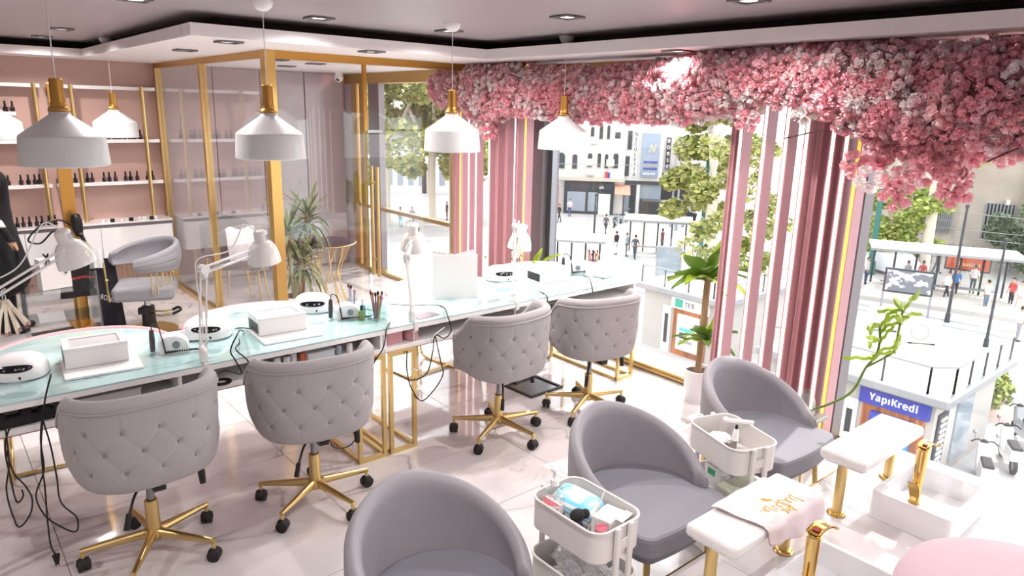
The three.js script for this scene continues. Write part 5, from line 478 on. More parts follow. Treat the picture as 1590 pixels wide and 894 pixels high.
// ---------- the street, eight metres below ----------
const GY = -8; const gp = (px, py, y = GY) => at(px, py, 'y', y);
const SM = { ground: phy(0xffffff, 0.85, { map: asphaltMap }), pave: std(0xaeaaa5, 0.8), white: std(0xd6d3cf, 0.7), cream: std(0xbdb5a8, 0.8), dark: std(0x33363b, 0.5), glassD: phy(0x3d444c, 0.1), glassL: phy(0x8d99a3, 0.1), steel: std(0x9a9ca0, 0.4, 0.6), green: std(0x2f6b62, 0.5), stone: std(0xffffff, 0.9, 0, { map: stoneMap }), wood: std(0xffffff, 0.6, 0, { map: woodMap }), blue: std(0x2d3f9e, 0.4), bright: std(0x3b8be0, 0.4), orange: std(0xd9662c, 0.5), red: std(0xc5382f, 0.5), bark: std(0xcfc4b2, 0.85), rail: std(0xb0b2b5, 0.4, 0.5) };
{ const g = struct('ground', bx(4.7, 260, GY - 0.3, GY, -220, 120), SM.ground); const uv = g.geometry.attributes.uv, p = g.geometry.attributes.position; for (let k = 0; k < p.count; k++) uv.setXY(k, p.getX(k) / 9, p.getZ(k) / 9); struct('building_wall', bx(4.55, 4.7, GY, -0.05, -40, 40), SM.cream); struct('tram_platform', (() => { const a = gp(1340, 452), b = gp(1590, 488); return bar([a.x, GY + 0.12, a.z], [b.x, GY + 0.12, b.z], 4.5, 0.25); })(), SM.pave); for (const [a, b, w] of [[[1320, 470], [1590, 520], 0.12], [[1320, 478], [1590, 530], 0.12], [[1480, 560], [1590, 582], 0.18], [[870, 430], [1330, 520], 0.12]]) { const A = gp(...a), B = gp(...b); struct(numbered('track_rail'), bar([A.x, GY + 0.02, A.z], [B.x, GY + 0.02, B.z], w, 0.05), SM.rail); } }
// a frame that stands on the ground and faces the salon: local x in metres to the right, y up, one pixel = k metres
function facing(name, label, category, px, py, depth0, group) { const b = gp(px, py); const dir = V(b.x, 0, b.z).normalize(), k = b.clone().sub(V(0, H, 0)).dot(fwd) / FPX; const g = thing(name, label, category, [b.x, GY, b.z], Math.atan2(-dir.x, -dir.z), group); g.userData.k = k; return [g, k, (x) => (x - px) * k, (y) => (py - y) * k]; }
const fb = (x0, x1, y0, y1, z0, z1) => bx(Math.min(x0, x1), Math.max(x0, x1), Math.min(y0, y1), Math.max(y0, y1), z0, z1);
function archWin(w, h) { const s = new THREE.Shape(); s.moveTo(-w / 2, 0); s.lineTo(w / 2, 0); s.lineTo(w / 2, h - w / 2); s.absarc(0, h - w / 2, w / 2, 0, Math.PI); s.closePath(); return s; }
const sign = (w, h, text, bg, fg, o = {}) => new THREE.MeshStandardMaterial({ roughness: 0.5, map: canvasTex(o.W ?? 512, o.Hh ?? 128, (c, W, Hh) => { c.fillStyle = bg; c.fillRect(0, 0, W, Hh); c.fillStyle = fg; c.textAlign = 'center'; c.textBaseline = 'middle'; if (o.vertical) { const n = text.length; c.font = `bold ${Math.min(W * 1.05, Hh / n * 1.0)}px sans-serif`; [...text].forEach((t, i) => c.fillText(t, W / 2, Hh * (i + 0.5) / n)); } else { c.font = `${o.style ?? 'bold'} ${o.size ?? Hh * 0.6}px ${o.font ?? 'sans-serif'}`; text.split('\n').forEach((t, i, l) => c.fillText(t, W / 2, Hh * (i + 0.5) / l.length)); } }) });
{ const [g, k, X, Y] = facing('corner_building', 'white building with arched windows and a dark corner shop', 'building', 930, 332); part('wall', fb(X(845), X(965), 0, 17, -12, 0), SM.white, g); part('wall', fb(X(965), X(1022), 0, 19, -12, -0.6), SM.white, g);
  const aw = (x, y, w, h) => { const sh = archWin(w * k, h * k); const f = part('window', T(extr(sh, 0.12), X(x), Y(y + h / 2), -0.05), SM.white, g); f.material = SM.cream; part('glazing', T(extr(archWin(w * k * 0.8, h * k * 0.9), 0.04), X(x), Y(y + h / 2) + 0.08, 0.07), SM.glassD, f); }; for (const [x, y, w, h] of [[868, 252, 14, 26], [889, 253, 9, 24], [912, 250, 8, 22], [926, 250, 6, 23], [937, 251, 6, 23], [951, 250, 9, 24], [914, 210, 6, 20], [927, 208, 6, 22], [938, 208, 5, 22], [868, 205, 14, 24], [889, 206, 9, 22]]) aw(x, y, w, h); for (const [x, y, w, h] of [[952, 212, 8, 9], [971, 219, 6, 28], [969, 258, 6, 30]]) { const f = part('window', fb(X(x - w / 2), X(x + w / 2), Y(y + h / 2), Y(y - h / 2), -0.62, x > 960 ? -0.5 : 0.08), SM.glassD, g); void f; }
  for (const [x, y] of [[914, 267], [917, 220], [911, 253], [943, 253]]) part('air_conditioner', fb(X(x - 6), X(x + 6), Y(y + 5), Y(y - 5), 0, 0.45), SM.white, g);
  part('shop_front', fb(X(875), X(951), 0, Y(283), 0, 0.5), SM.dark, g); part('shop_glass', fb(X(880), X(908), 0.3, Y(298), 0.5, 0.56), SM.glassL, g); part('shop_glass', fb(X(912), X(926), 0.3, Y(298), 0.5, 0.56), SM.glassL, g); part('shop_door', fb(X(928), X(946), 0, Y(300), 0.5, 0.58), SM.white, g); part('cornice', fb(X(846), X(966), Y(281), Y(276), 0, 0.7), SM.cream, g); part('shop_sign', T(new THREE.PlaneGeometry(30 * k, 9 * k), X(932), Y(290), 0.6), sign(1, 1, 'adL', '#33363b', '#d9d9de'), g); part('awning', T(fb(X(952), X(975), 0, 0.08, 0, 2.2), 0, Y(287), 0, 0.35), std(0xd99a84, 0.8), g); part('red_panel', fb(X(861), X(866), 0, Y(290), 0, 0.3), SM.red, g); part('flag_sign', fb(X(936), X(940), Y(277), Y(267), 0, 0.4), SM.red, g); part('flag_sign', fb(X(940), X(943), Y(278), Y(268), 0, 0.4), SM.blue, g);
  part('vertical_sign', T(new THREE.PlaneGeometry(8 * k, 68 * k), X(980), Y(240), -0.5), sign(1, 1, 'NICOLETTA', '#dedad2', '#0c0a0c', { vertical: true, W: 112, Hh: 900 }), g); const sg = part('mosaic_sign', fb(X(989), X(1016), Y(273), Y(208), -0.6, -0.2), std(0x8f9bab, 0.5), g); part('sign_letter', T(new THREE.PlaneGeometry(16 * k, 16 * k), X(1004), Y(230), -0.18), sign(1, 1, 'N', '#8796ab', '#d8bd62', { W: 256, Hh: 256, style: 'italic', font: 'serif', size: 240 }), sg); part('sign_name', T(new THREE.PlaneGeometry(24 * k, 7 * k), X(1002), Y(268), -0.18), sign(1, 1, 'NICOLETTA', '#7d8a9f', '#eceff2'), sg); for (let i = 0; i < 7; i++) for (let j = 0; j < 4; j++) part('mosaic_tile', fb(X(993 + i * 3), X(995.4 + i * 3), Y(262 - j * 3.4), Y(259.4 - j * 3.4), -0.2, -0.14), [SM.blue, SM.glassL, SM.steel][(i * 3 + j) % 3], sg);
  part('shop_front', fb(X(968), X(1022), 0, Y(281), -0.6, -0.1), SM.glassL, g); part('shop_column', fb(X(985), X(990), 0, Y(281), -0.1, 0.1), SM.white, g); part('shop_door', fb(X(975), X(984), 0, Y(286), -0.1, 0.02), SM.dark, g); part('fascia', fb(X(967), X(1022), Y(284), Y(279), -0.1, 0.2), SM.dark, g); }
{ const [g, k, X, Y] = facing('shop_building', 'pale building with a dark vertical sign beside the black van', 'building', 1050, 318); part('wall', fb(X(1018), X(1150), 0, 18, -10, 0), SM.white, g); part('shop_front', fb(X(1020), X(1066), 0, Y(270), 0, 0.6), SM.dark, g); part('fascia', fb(X(1028), X(1060), Y(276), Y(268), 0.6, 0.8), SM.white, g); part('vertical_sign', T(new THREE.PlaneGeometry(7 * k, 48 * k), X(1032), Y(240), 0.7), sign(1, 1, 'BORSE', '#3a3d44', '#e6e4e0', { vertical: true, W: 96, Hh: 640 }), g); part('upper_window', fb(X(1048), X(1060), Y(250), Y(228), 0, 0.1), SM.glassD, g); part('roof_slab', fb(X(1046), X(1068), Y(264), Y(254), 0, 2.5), SM.cream, g); part('canopy', fb(X(1040), X(1060), Y(283), Y(278), 0.6, 2.0), SM.red, g); }
{ const [g, k, X, Y] = facing('stone_building', 'old grey stone building with barred windows behind the plane tree', 'building', 1490, 402); part('wall', fb(X(1345), X(1680), 0, 13.5, -12, 0), SM.stone, g); part('cornice', fb(X(1440), X(1680), 12.2, 12.9, 0, 0.5), SM.stone, g); for (const [x0, x1, y0, y1] of [[1448, 1470, 308, 362], [1512, 1548, 313, 366], [1590, 1620, 318, 372]]) { const w = part('window', fb(X(x0), X(x1), Y(y1), Y(y0), -0.05, 0.06), SM.glassD, g); const n = 8; for (let i = 0; i <= n; i++) { const x = X(x0) + (X(x1) - X(x0)) * i / n; part('bar', fb(x - 0.05, x + 0.05, Y(y1), Y(y0), 0.06, 0.2), SM.steel, w); } part('crossbar', [0.33, 0.66].map((t) => fb(X(x0), X(x1), Y(y1) + (Y(y0) - Y(y1)) * t - 0.05, Y(y1) + (Y(y0) - Y(y1)) * t + 0.05, 0.1, 0.22)), SM.steel, w); } part('pilaster', fb(X(1556), X(1562), 0, 12, 0, 0.5), SM.stone, g); part('lamp_box', fb(X(1535), X(1540), Y(313), Y(306), 0, 0.5), SM.white, g); }
{ const [g, k, X, Y] = facing('distant_block', 'pale distant buildings beyond the trees', 'building', 640, 300); part('wall', fb(X(560), X(720), 0, 12, -10, 0), SM.white, g); for (let i = 0; i < 9; i++) for (let j = 0; j < 2; j++) part('window', fb(X(570 + i * 16), X(578 + i * 16), 1 + j * 4, 4 + j * 4, 0, 0.1), SM.glassL, g); part('door', fb(X(655), X(662), 0, 3, 0, 0.15), SM.dark, g); }
// trees
const leafG = (() => { const g = grid(2, 2, (u, v) => [(u - 0.5) * 0.5 * Math.sin(Math.PI * (0.15 + v * 0.8)), 0.05 * Math.sin(u * 3), (v - 0.5) * 0.6]); return g; })();
function tree(px, py, h, rad, n, label, limbs, cols, ls = 1, dy = 0) { const b = gp(px, py), g = thing('plane_tree', label, 'tree', [b.x, GY, b.z], rnd() * 6); const t = part('trunk', [tube([[0, 0, 0], [0.1, h * 0.3, 0], [0, h * 0.45, 0.1]], 0.34, 20, 10), ...limbs.map(([x, y, z]) => tube([[0, h * 0.4, 0.05], [x * 0.5, h * 0.4 + (y - h * 0.4) * 0.5, z * 0.5], [x, y, z]], 0.17, 14, 8))], SM.bark, g); void t;
  const lm = phy(0xffffff, 0.6, { transmission: 0.25, thickness: 0, side: THREE.DoubleSide }); const im = new THREE.InstancedMesh(leafG, lm, n); im.name = 'foliage'; im.userData.kind = 'stuff'; const Q = new THREE.Quaternion(), E = new THREE.Euler(); const cl = [...Array(26)].map(() => { const a = rnd() * 6.283, r = Math.sqrt(rnd()) * rad, y = h * (0.55 + dy) + rr(-0.28, 0.42) * h; return [Math.cos(a) * r, y, Math.sin(a) * r, rr(0.22, 0.4) * rad]; });
  for (let i = 0; i < n; i++) { const c = cl[i % cl.length], u = rnd() * 2 - 1, a = rnd() * 6.283, s = Math.sqrt(1 - u * u), r = c[3] * Math.cbrt(rr(0.25, 1)); Q.setFromEuler(E.set(rr(-1.2, 1.2), rnd() * 6.28, rr(-1.2, 1.2))); const k = rr(0.6, 1.2) * ls; im.setMatrixAt(i, new THREE.Matrix4().compose(V(c[0] + r * s * Math.cos(a), c[1] + r * u * 0.8, c[2] + r * s * Math.sin(a)), Q, V(k, k, k))); im.setColorAt(i, C(cols[rnd() * cols.length | 0])); } g.add(im); return g; }
const G1 = [0x8f9a48, 0xa8ab58, 0x767f3c, 0xb7b46c, 0x9c9a55]; tree(600, 350, 15, 8, 19000, 'leafy plane tree filling the balcony window', [[3, 11, 1], [-3, 10, 2], [2, 11.5, -3], [-2, 12, -2]], G1, 0.8, 0.06); tree(672, 345, 14, 6, 10000, 'leafy plane tree behind the pendant lamp in the balcony window', [[2, 10, 1], [-2, 10, 1], [0, 11, -2]], G1, 0.8, 0.08); tree(1098, 420, 12, 2.9, 6500, 'plane tree beside the green lamp post', [[1.2, 10, 1], [-1.4, 10, 1], [0, 9, -1.5]], G1, 0.62, 0.02); tree(1128, 470, 10, 2.3, 2600, 'smaller plane tree beside the pink slat screen', [[0.8, 7, 0.6], [-0.8, 7.5, 0]], G1, 0.5, -0.12); tree(1432, 428, 14, 5, 4500, 'whitewashed forked plane tree before the stone building', [[2.2, 10, 1.5], [-2, 10, -1.5], [0.5, 10.5, 0.2]], G1, 0.6, 0.3); tree(1392, 418, 6, 2.6, 4600, 'bushy light green tree behind the tram stop', [[1, 4, 0], [-1, 4, 0]], [0x9aab4c, 0xb6c25e, 0x86963f], 0.5, -0.05); tree(1592, 426, 4.6, 3.0, 5200, 'dark green shrub mass before the barred windows', [[1, 4, 0], [-1, 4, 0]], [0x6a7f62, 0x58704f, 0x7d906f], 0.5, -0.1);
// lamp posts, wires
const post = (px, py, h, r, mat, label) => { const b = gp(px, py), g = thing('street_post', label, 'post', [b.x, GY, b.z]); part('pole', cyl(r, r * 0.7, h, 0, 0, 0, 14), mat, g); part('base', cyl(r * 1.7, r * 1.4, h * 0.08, 0, 0, 0, 14), mat, g); part('finial', ball(r * 1.3, 0, h, 0, 10), mat, g); return g; };
post(1086, 405, 10.5, 0.17, SM.green, 'green street lamp post beside the plane tree'); post(1350, 425, 11, 0.2, SM.green, 'green street lamp post before the stone building'); post(1041, 352, 7, 0.08, SM.steel, 'thin grey traffic post beside the black van'); post(1049, 358, 8, 0.1, SM.steel, 'thicker grey traffic post beside the black van'); post(922, 368, 3.5, 0.09, SM.dark, 'dark bollard lamp on the pavement'); post(1470, 500, 6, 0.08, SM.dark, 'dark thin tram pole beside the kiosk roof'); post(1530, 538, 5, 0.07, SM.dark, 'dark thin tram pole beside the roadway');
for (const [a, b] of [[[865, 254, 62], [1092, 259, 44]], [[1350, 315, 50], [1590, 340, 46]], [[1350, 342, 50], [1590, 366, 46]], [[1360, 355, 50], [1590, 379, 46]]]) { const A = V(0, H, 0).addScaledVector(ray(a[0], a[1]), a[2]), B = V(0, H, 0).addScaledVector(ray(b[0], b[1]), b[2]); one('overhead_wire', rod([A.x, A.y, A.z], [B.x, B.y, B.z], 0.025, 0.025, 5), SM.steel, 'thin overhead tram wire crossing the street', 'wire', null, null, 'overhead tram wires'); }
// tram shelters
function shelter(pa, pb, h, d, n, label) { const a = gp(...pa), b = gp(...pb), dir = b.clone().sub(a), L = dir.length(), g = thing('tram_shelter', label, 'tram shelter', [a.x, GY, a.z], Math.atan2(-dir.z, dir.x)); part('roof', bx(-0.4, L + 0.4, h, h + 0.16, -d / 2, d / 2, 0.05), SM.white, g); part('roof_edge', bx(-0.4, L + 0.4, h - 0.1, h, d / 2 - 0.1, d / 2), SM.steel, g); for (let i = 0; i <= n; i++) part('post', cyl(0.06, 0.06, h, L * i / n, 0, -d / 2 + 0.3, 8), SM.dark, g); for (let i = 0; i < n; i++) part('pane', bx(L * i / n + 0.1, L * (i + 1) / n - 0.1, 0.4, h - 0.4, -d / 2 + 0.28, -d / 2 + 0.32), SM.glass ?? M.glass, g); part('bench', bx(0.5, L - 0.5, 0.42, 0.5, -d / 2 + 0.5, -d / 2 + 0.9), SM.steel, g); return g; }
shelter([1352, 448], [1560, 470], 2.7, 2.6, 6, 'long white tram shelter with people waiting under it'); shelter([862, 432], [928, 436], 2.6, 2.2, 3, 'white tram shelter beside the dark window post'); shelter([975, 392], [1062, 398], 2.6, 2.4, 4, 'white tram shelter in front of the black van');
{ const b = gp(1495, 452), g = thing('advert_board', 'orange lit advertising board under the tram shelter', 'billboard', [b.x, GY, b.z], Math.atan2(-b.x, -b.z)); part('board', box(2.4, 1.5, 0.15, 0, 2.0, 0, 0.03), SM.dark, g); part('poster', T(new THREE.PlaneGeometry(2.2, 1.3), 0, 2.0, 0.09), sign(1, 1, 'Cilasun Derisi\nFirsatlari', '#c9562a', '#f3d9a8', { W: 512, Hh: 300, size: 70 }), g); part('leg', [cyl(0.05, 0.05, 1.3, -0.8, 0, 0), cyl(0.05, 0.05, 1.3, 0.8, 0, 0)], SM.dark, g); const b2 = gp(1402, 492), g2 = thing('map_board', 'grey framed map board before the tram shelter', 'map board', [b2.x, GY, b2.z], Math.atan2(-b2.x, -b2.z)); part('panel', box(2.3, 1.3, 0.1, 0, 1.9, 0, 0.03), SM.dark, g2); part('print', T(new THREE.PlaneGeometry(2.1, 1.1), 0, 1.9, 0.06), new THREE.MeshStandardMaterial({ map: texture(128, 64, (u, v) => { const n = fbm(u * 6, v * 4, 4, 6); return n > 0.5 ? [186, 188, 194] : [110, 112, 120]; }), roughness: 0.5 }), g2); for (const s of [-1, 1]) part('leg', cyl(0.05, 0.05, 2.55, s * 1.1, 0, 0), SM.steel, g2); const b3 = gp(1035, 446), g3 = thing('kiosk_screen', 'grey glazed info panel before the tram shelter', 'info panel', [b3.x, GY, b3.z], Math.atan2(-b3.x, -b3.z)); part('panel', box(1.5, 2.4, 0.25, 0, 1.3, 0, 0.05), SM.steel, g3); part('glass', box(1.2, 1.9, 0.02, 0, 1.4, 0.13), SM.glassL, g3); }
// bank machine kiosk: a long low box below the windows
const bankKiosk = (X0, z0, z1, label, bays, side) => { const RT = -5.1, X1 = X0 + 5, g = thing('bank_kiosk', label, 'kiosk', [0, 0, 0]); part('body', bx(X0, X1, GY, RT - 0.35, z0, z1), SM.pave, g); part('roof', bx(X0 - 0.4, X1 + 0.4, RT - 0.3, RT, z0 - 0.3, z1 + 0.4, 0.08), SM.steel, g); part('roof_deck', bx(X0 - 0.2, X1 + 0.2, RT, RT + 0.02, z0, z1 + 0.2), SM.white, g);
  for (const [a, b] of [[[X0 - 0.25, z0], [X0 - 0.25, z1 - 0.2]], [[X0 - 0.25, z1 - 0.2], [X0 + 0.3, z1 + 0.25]], [[X0 + 0.3, z1 + 0.25], [X1, z1 + 0.25]]]) { part('handrail', bar([a[0], RT + 0.75, a[1]], [b[0], RT + 0.75, b[1]], 0.06, 0.05), SM.steel, g); const n = Math.max(1, Math.round(Math.hypot(b[0] - a[0], b[1] - a[1]) / 1.3)); for (let i = 0; i <= n; i++) part('rail_post', bx(a[0] + (b[0] - a[0]) * i / n - 0.025, a[0] + (b[0] - a[0]) * i / n + 0.025, RT, RT + 0.75, a[1] + (b[1] - a[1]) * i / n - 0.025, a[1] + (b[1] - a[1]) * i / n + 0.025), SM.dark, g); part('rail_panel', bar([a[0], RT + 0.4, a[1]], [b[0], RT + 0.4, b[1]], 0.01, 0.56), M.glass, g); }
  const face = (z0, z1, y0, y1, d, mat, n) => part(n, bx(X0 - d, X0 + 0.02, Math.min(y0, y1), Math.max(y0, y1), Math.min(z0, z1), Math.max(z0, z1)), mat, g); const plane = (w, h, mat, y, z, x, n) => part(n, T(new THREE.PlaneGeometry(w, h), x, y, z, 0, -Math.PI / 2), mat, g);
  for (const [zc, nm, hdr, head, mach, col] of bays) { face(zc - 0.85, zc + 0.85, GY, -5.95, 0.04, SM.wood, 'wood_panel'); face(zc - 0.95, zc + 0.95, -5.95, -5.45, 0.12, head, 'header'); if (nm) plane(1.8, 0.42, sign(1, 1, nm, hdr, col, { W: 512, Hh: 120, size: 82 }), -5.7, zc, X0 - 0.125, 'header_text'); if (nm === 'TEB') plane(0.4, 0.36, std(0x22a08a, 0.4), -5.7, zc - 0.55, X0 - 0.13, 'green_logo'); face(zc - 0.55, zc + 0.55, GY + 0.3, -6.15, 0.16, mach, 'machine'); if (nm === 'YapıKredi') { face(zc - 0.56, zc + 0.56, -6.55, -6.12, 0.2, SM.blue, 'machine_top'); plane(1.0, 0.26, sign(1, 1, 'YapıKredi', '#2f49b4', '#fff', { W: 512, Hh: 130, size: 84 }), -6.34, zc, X0 - 0.205, 'machine_text'); } face(zc - 0.42, zc + 0.42, -7.35, -6.6, 0.22, SM.white, 'machine_bezel'); face(zc - 0.34, zc + 0.34, -6.83, -6.68, 0.24, std(0x55b4d8, 0.3), 'sign_strip'); face(zc - 0.33, zc + 0.12, -7.15, -6.9, 0.235, SM.glassD, 'screen'); face(zc - 0.3, zc + 0.3, -7.3, -7.22, 0.25, SM.steel, 'keypad'); face(zc - 1.4, zc - 0.97, GY, -5.95, 0.06, SM.white, 'side_panel'); face(zc - 1.27, zc - 1.1, GY + 0.4, -6.3, 0.08, SM.dark, 'slot_panel'); }
  if (side) { for (const [x0, x1, m] of [[X0 + 0.25, X0 + 0.95, SM.dark], [X0 + 1.7, X0 + 3.0, SM.glassL]]) part('side_graphic', bx(x0, x1, GY + 0.3, -5.8, z1, z1 + 0.05), m, g); for (let i = 0; i < 9; i++) part('stripe', bx(X0 + 0.4, X0 + 0.8, -7.4 + i * 0.17, -7.3 + i * 0.17, z1 + 0.05, z1 + 0.08), SM.white, g); }
  return g; };
bankKiosk(20.5, -11.2, -6.2, 'low kiosk of bank machines with a railed flat roof beside the scooters', [[-7.25, 'YapıKredi', '#2d3a9a', SM.blue, SM.bright, '#fff'], [-9.9, '', '#2d3a9a', SM.blue, SM.white, '#fff']], true);
bankKiosk(24.3, -19.5, -15.6, 'low wood-panelled bank kiosk seen behind the corn plant', [[-17.0, 'TEB', '#f4f4f4', SM.white, SM.white, '#3a3a3a']], false);
for (const [px, py, lab] of [[1370, 512, 'white air conditioner unit on the kiosk roof behind the bamboo leaves'], [1428, 532, 'white air conditioner unit on the kiosk roof nearest its corner']]) { const p = at(px, py, 'y', -5.08), a = thing('air_conditioner', lab, 'air conditioner', [p.x, -5.08, p.z], -0.9, 'air conditioners on the kiosk roof'); part('housing', box(0.95, 0.75, 0.4, 0, 0.42, 0, 0.02), SM.white, a); part('fan_grille', T(new THREE.TorusGeometry(0.27, 0.012, 6, 32), -0.12, 0.42, 0.2), SM.steel, a); part('fan', T(cyl(0.25, 0.25, 0.02, 0, 0, 0, 24), -0.12, 0.42, 0.19, Math.PI / 2), SM.pave, a); part('feet', [box(0.08, 0.06, 0.4, -0.35, 0.03, 0), box(0.08, 0.06, 0.4, 0.35, 0.03, 0)], SM.dark, a); }
// vehicles
{ const b = gp(1035, 344), g = thing('van', 'black delivery van parked before the shops', 'van', [b.x, GY, b.z], Math.atan2(-b.x, -b.z) + 0.15); const s = new THREE.Shape(); s.moveTo(-2.6, 0.35); s.lineTo(2.5, 0.35); s.lineTo(2.6, 0.95); s.lineTo(1.9, 1.15); s.lineTo(1.3, 1.9); s.lineTo(-2.5, 2.0); s.lineTo(-2.6, 1.7); s.closePath(); part('body', T(extr(s, 1.8, 0.06), 0, 0, -0.9), std(0x2a2b30, 0.35), g); part('side_glass', [bx(1.0, 1.5, 1.2, 1.75, 0.95, 0.98), bx(-1.0, 0.8, 1.2, 1.75, 0.95, 0.98)], SM.glassD, g); for (const x of [-1.7, 1.7]) part('wheel', T(cyl(0.34, 0.34, 0.2, 0, 0, 0, 20), x, 0.34, 0.95, Math.PI / 2), M.rubber, g); }
const car = (px, py, col, t, lab) => { const b = gp(px, py), g = thing('car', lab, 'car', [b.x, GY, b.z], t); const s = new THREE.Shape(); s.moveTo(-2.1, 0.3); s.lineTo(2.1, 0.3); s.lineTo(2.15, 0.75); s.lineTo(1.2, 0.9); s.lineTo(0.6, 1.4); s.lineTo(-1.0, 1.42); s.lineTo(-1.7, 0.95); s.lineTo(-2.1, 0.85); s.closePath(); part('body', T(extr(s, 1.55, 0.06), 0, 0, -0.78), std(col, 0.3), g); part('glass', [bx(-1.0, 0.6, 0.95, 1.35, 0.84, 0.86)], SM.glassD, g); for (const x of [-1.3, 1.3]) part('wheel', T(cyl(0.31, 0.31, 0.2, 0, 0, 0, 18), x, 0.31, 0.8, Math.PI / 2), M.rubber, g); }; car(1100, 352, 0xe8e8ea, 0.6, 'white car beside the black van'); car(1378, 424, 0xdadde0, 1.2, 'silver car with raised bonnet beyond the tram stop');
// scooters below the window
{ const mk = (px, py, t, col, lab) => { const b = px < 100 ? V(px, GY, py) : gp(px, py), g = thing('scooter', lab, 'scooter', [b.x, GY, b.z], t, 'scooters parked below the window'); for (const x of [-0.62, 0.62]) { const w = part('wheel', T(new THREE.TorusGeometry(0.21, 0.06, 8, 22), x, 0.27, 0), M.rubber, g); part('hub', T(cyl(0.13, 0.13, 0.05, 0, 0, 0, 14), x, 0.27, -0.025, Math.PI / 2), SM.steel, w); } const s = new THREE.Shape(); s.moveTo(-0.75, 0.5); s.quadraticCurveTo(-0.5, 0.35, -0.2, 0.3); s.lineTo(0.3, 0.28); s.lineTo(0.5, 0.55); s.lineTo(0.62, 0.98); s.lineTo(0.5, 1.0); s.lineTo(0.3, 0.5); s.lineTo(-0.05, 0.42); s.lineTo(-0.1, 0.72); s.lineTo(-0.75, 0.76); s.closePath(); part('bodywork', T(extr(s, 0.24, 0.04), 0, 0, -0.12), phy(col, 0.2, { clearcoat: 1 }), g); part('seat', box(0.7, 0.12, 0.28, -0.4, 0.82, 0, 0.05), M.blackSoft, g); part('handlebar', [tube([[0.5, 1.02, -0.34], [0.55, 1.1, -0.2], [0.56, 1.06, 0], [0.55, 1.1, 0.2], [0.5, 1.02, 0.34]], 0.022, 24), ball(0.1, 0.6, 1.02, 0, 12)], M.blackSoft, g); part('mirror', [ball(0.06, 0.55, 1.32, -0.28, 8), ball(0.06, 0.55, 1.32, 0.28, 8), rod([0.55, 1.1, -0.24], [0.55, 1.3, -0.28], 0.01), rod([0.55, 1.1, 0.24], [0.55, 1.3, 0.28], 0.01)], SM.steel, g); part('fork', rod([0.55, 0.9, 0], [0.62, 0.27, 0], 0.04), SM.steel, g); };
  mk(22.3, -5.3, 0.4, 0xd9d2d0, 'pale scooter parked at the kiosk corner'); mk(24.2, -5.2, 0.5, 0xeeeeee, 'white scooter parked beside the man bending over'); mk(26.4, -5.4, 0.6, 0x8a8d92, 'grey scooter parked farthest from the kiosk'); mk(26.2, -3.9, 0.5, 0x55585e, 'dark scooter parked beside the delivery box'); mk(24.4, -3.7, 0.3, 0x9a9ea6, 'silver scooter parked under the foot rest window'); mk(955, 352, 0.6, 0x6a6d72, 'dark scooter parked by the corner shop'); mk(968, 346, 0.3, 0x9a9ea6, 'grey scooter parked by the shop awning');
  const b = V(29.6, GY, -4.0), d = thing('delivery_box', 'pale street cabinet beside the scooters', 'cabinet', [b.x, GY, b.z], 0.5); part('cabinet_body', box(1.1, 1.3, 0.7, 0, 0.65, 0, 0.03), SM.pave, d); part('lid', box(1.2, 0.08, 0.8, 0, 1.34, 0, 0.02), SM.steel, d); part('knob', ball(0.1, 0.2, 1.45, 0, 10), SM.dark, d);
  const b4 = gp(1478, 690), cv = thing('covered_goods', 'heap of goods under a pale pink sheet by the kiosk', 'covered goods', [28.2, GY, -6.9]); part('sheet', (() => { const s = new THREE.SphereGeometry(1, 30, 16, 0, 6.2832, 0, Math.PI / 2), p = s.attributes.position; for (let i = 0; i < p.count; i++) { const n = 0.85 + 0.4 * noise(p.getX(i) * 3 + 9, p.getZ(i) * 3 + p.getY(i) * 2); p.setXYZ(i, p.getX(i) * n * 0.9, p.getY(i) * n * 1.2, p.getZ(i) * n * 0.7); } s.computeVertexNormals(); return s; })(), std(0xd9c2b8, 0.8), cv);
  const b5 = gp(1520, 640); const sh = thing('street_shrub', 'round green shrub beside the kiosk corner', 'shrub', [b5.x, GY, b5.z]); const im = new THREE.InstancedMesh(leafG, phy(0xffffff, 0.6, { side: THREE.DoubleSide }), 1400); im.name = 'foliage'; im.userData.kind = 'stuff'; for (let i = 0; i < 1400; i++) { const u = rnd() * 2 - 1, a = rnd() * 6.28, s = Math.sqrt(1 - u * u), r = Math.cbrt(rr(0.2, 1)) * 0.9; im.setMatrixAt(i, new THREE.Matrix4().compose(V(r * s * Math.cos(a), 0.9 + r * u, r * s * Math.sin(a)), new THREE.Quaternion().setFromEuler(new THREE.Euler(rr(-2, 2), rr(0, 6), rr(-2, 2))), V(0.28, 0.28, 0.28))); im.setColorAt(i, C([0x8a9c4c, 0x9fb05c, 0x6f8040][rnd() * 3 | 0])); } sh.add(im); part('stem', cyl(0.06, 0.05, 0.6), M.trunk, sh); }
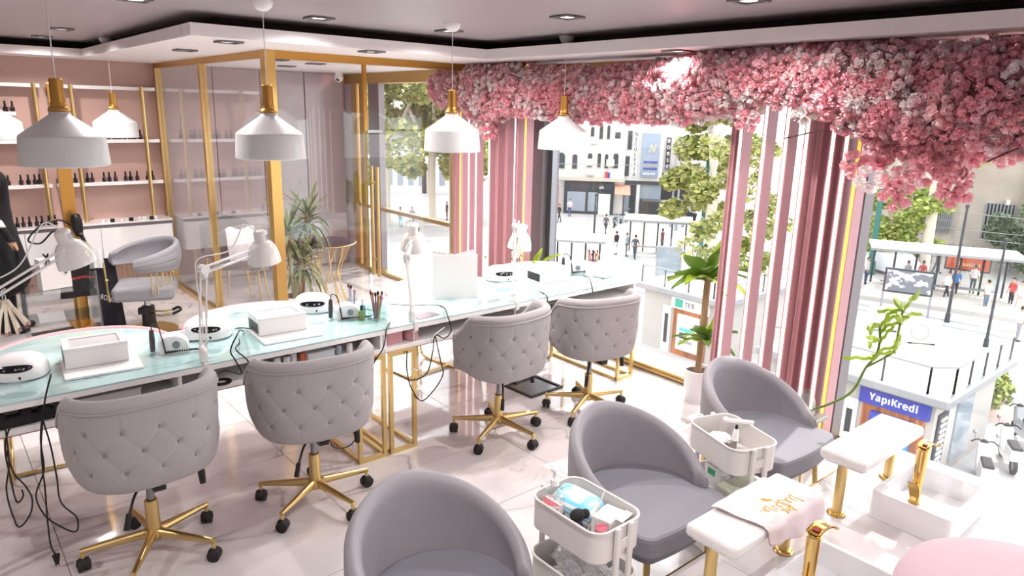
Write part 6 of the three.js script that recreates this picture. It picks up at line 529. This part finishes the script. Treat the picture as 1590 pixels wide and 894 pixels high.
// people in the street
{ const variants = [bodyBones({ stride: 0.22, arm: 0.12 }), bodyBones({ arm: 0.04 })]; const pm = new THREE.MeshStandardMaterial({ vertexColors: true, roughness: 0.85 });
  const list = [[1343, 441, 0xd8d4d4, 0x39425e, 'person in a grey shirt and dark trousers at the shelter end', 1], [1428, 447, 0xcf3b30, 0x2a2a30, 'person in a red shirt standing at the tram stop', 1], [1405, 447, 0x9a9aa6, 0xd8d8dc, 'person in a checked shirt waiting by the silver car', 1], [1467, 467, 0xeeeeee, 0x2c2c33, 'person in a white top with black trousers at the tram stop', 0], [1480, 462, 0x2f6fb0, 0x33343a, 'person in a bright blue top at the tram stop', 1], [1453, 424, 0x6a6a74, 0x55555e, 'person in grey walking behind the shelter', 0], [1508, 455, 0xe8e4e2, 0x39425e, 'person in a pale top under the advert board', 1], [1528, 482, 0xd8c8b8, 0x6a7284, 'person in a beige top under the advert board', 1], [1567, 478, 0xb94a48, 0x2c2c33, 'person in a red striped top at the shelter bench', 1], [1580, 484, 0xe6e6ea, 0xc2b6ae, 'person in a white shirt at the far shelter bench', 0], [1578, 530, 0xeceaea, 0x8a8a90, 'person in white sitting out by the roadway', 1], [940, 364, 0x55565e, 0x3a3a42, 'person in dark clothes crossing toward the shelters', 0], [956, 395, 0x2e2e34, 0xd0d0d0, 'person in a black top by the shelter glass', 1], [868, 345, 0x3c3c44, 0x2e2e36, 'person in black walking past the corner shop', 0], [884, 336, 0xe0e0e4, 0x4a5a86, 'person in a white shirt and jeans by the shop window', 1], [972, 398, 0x8a9aa8, 0x4a4f5a, 'person in pale blue inside the shelter', 1], [985, 402, 0x4f4f5a, 0x33333a, 'person in dark grey inside the shelter', 0], [1027, 390, 0x7a3a3e, 0x4a4046, 'person in a dark red top beside the shelter', 1], [1060, 352, 0x33343a, 0x2a2a30, 'person in black standing behind the van', 1], [640, 352, 0x8a8a94, 0x55555e, 'person in grey beyond the balcony rail', 0], [694, 342, 0x33343a, 0x2a2a30, 'person in black beyond the balcony rail', 1], [622, 352, 0xd0604a, 0x60a8b0, 'person in a red top beyond the balcony rail', 1], [1402, 384, 0xeeeeee, 0xe6e6e6, 'person in white walking along the railings', 0], [1508, 398, 0xeae6e4, 0xdcdcdc, 'person in a white dress by the green shrubs', 1], [1513, 397, 0x8a8f9c, 0x666a74, 'person in a grey suit by the green shrubs', 1], [1518, 690, 0xb9cfcf, 0xc9b49a, 'person in pale green bending by the scooters', 1]];
  list.forEach(([px, py, a, b, lab, v], i) => { const bend = lab.includes('bending'), p = bend ? V(28.3, GY, -4.9) : gp(px, py); const g = figure(bend ? (() => { const q = bodyBones({ arm: 0.04 }); return q.map(([s, e, r0, r1]) => { const f = (w) => { const y = w[1]; if (y < 0.95) return w; const d = y - 0.95; return [w[0], 0.95 + d * 0.45, w[2] + d * 0.9]; }; return [f(s), f(e), r0, r1]; }); })() : variants[v], 46, 1.95, [0, 0.88, bend ? 0.2 : 0], dress(a, b), 0.03); one('person', g, pm, lab, 'person', [p.x, GY, p.z], [0, i * 1.3, 0]); }); }
// railings before the stone building
{ const a = gp(1360, 400), b = gp(1600, 424), g = thing('railing', 'low metal railing before the stone building', 'railing', [0, 0, 0]); for (let i = 0; i <= 16; i++) part('rail_post', cyl(0.05, 0.05, 1.6, a.x + (b.x - a.x) * i / 16, GY, a.z + (b.z - a.z) * i / 16, 6), SM.steel, g); for (const y of [0.5, 1.0, 1.5]) part('rail', bar([a.x, GY + y, a.z], [b.x, GY + y, b.z], 0.05, 0.05), SM.steel, g); }

scene.traverse((o) => { if (o.isMesh) { o.castShadow = true; o.receiveShadow = true; } if (o.isLight) o.castShadow = true; });
for (const o of scene.children) if (o.userData.k) delete o.userData.k;
renderer.render(scene, camera);
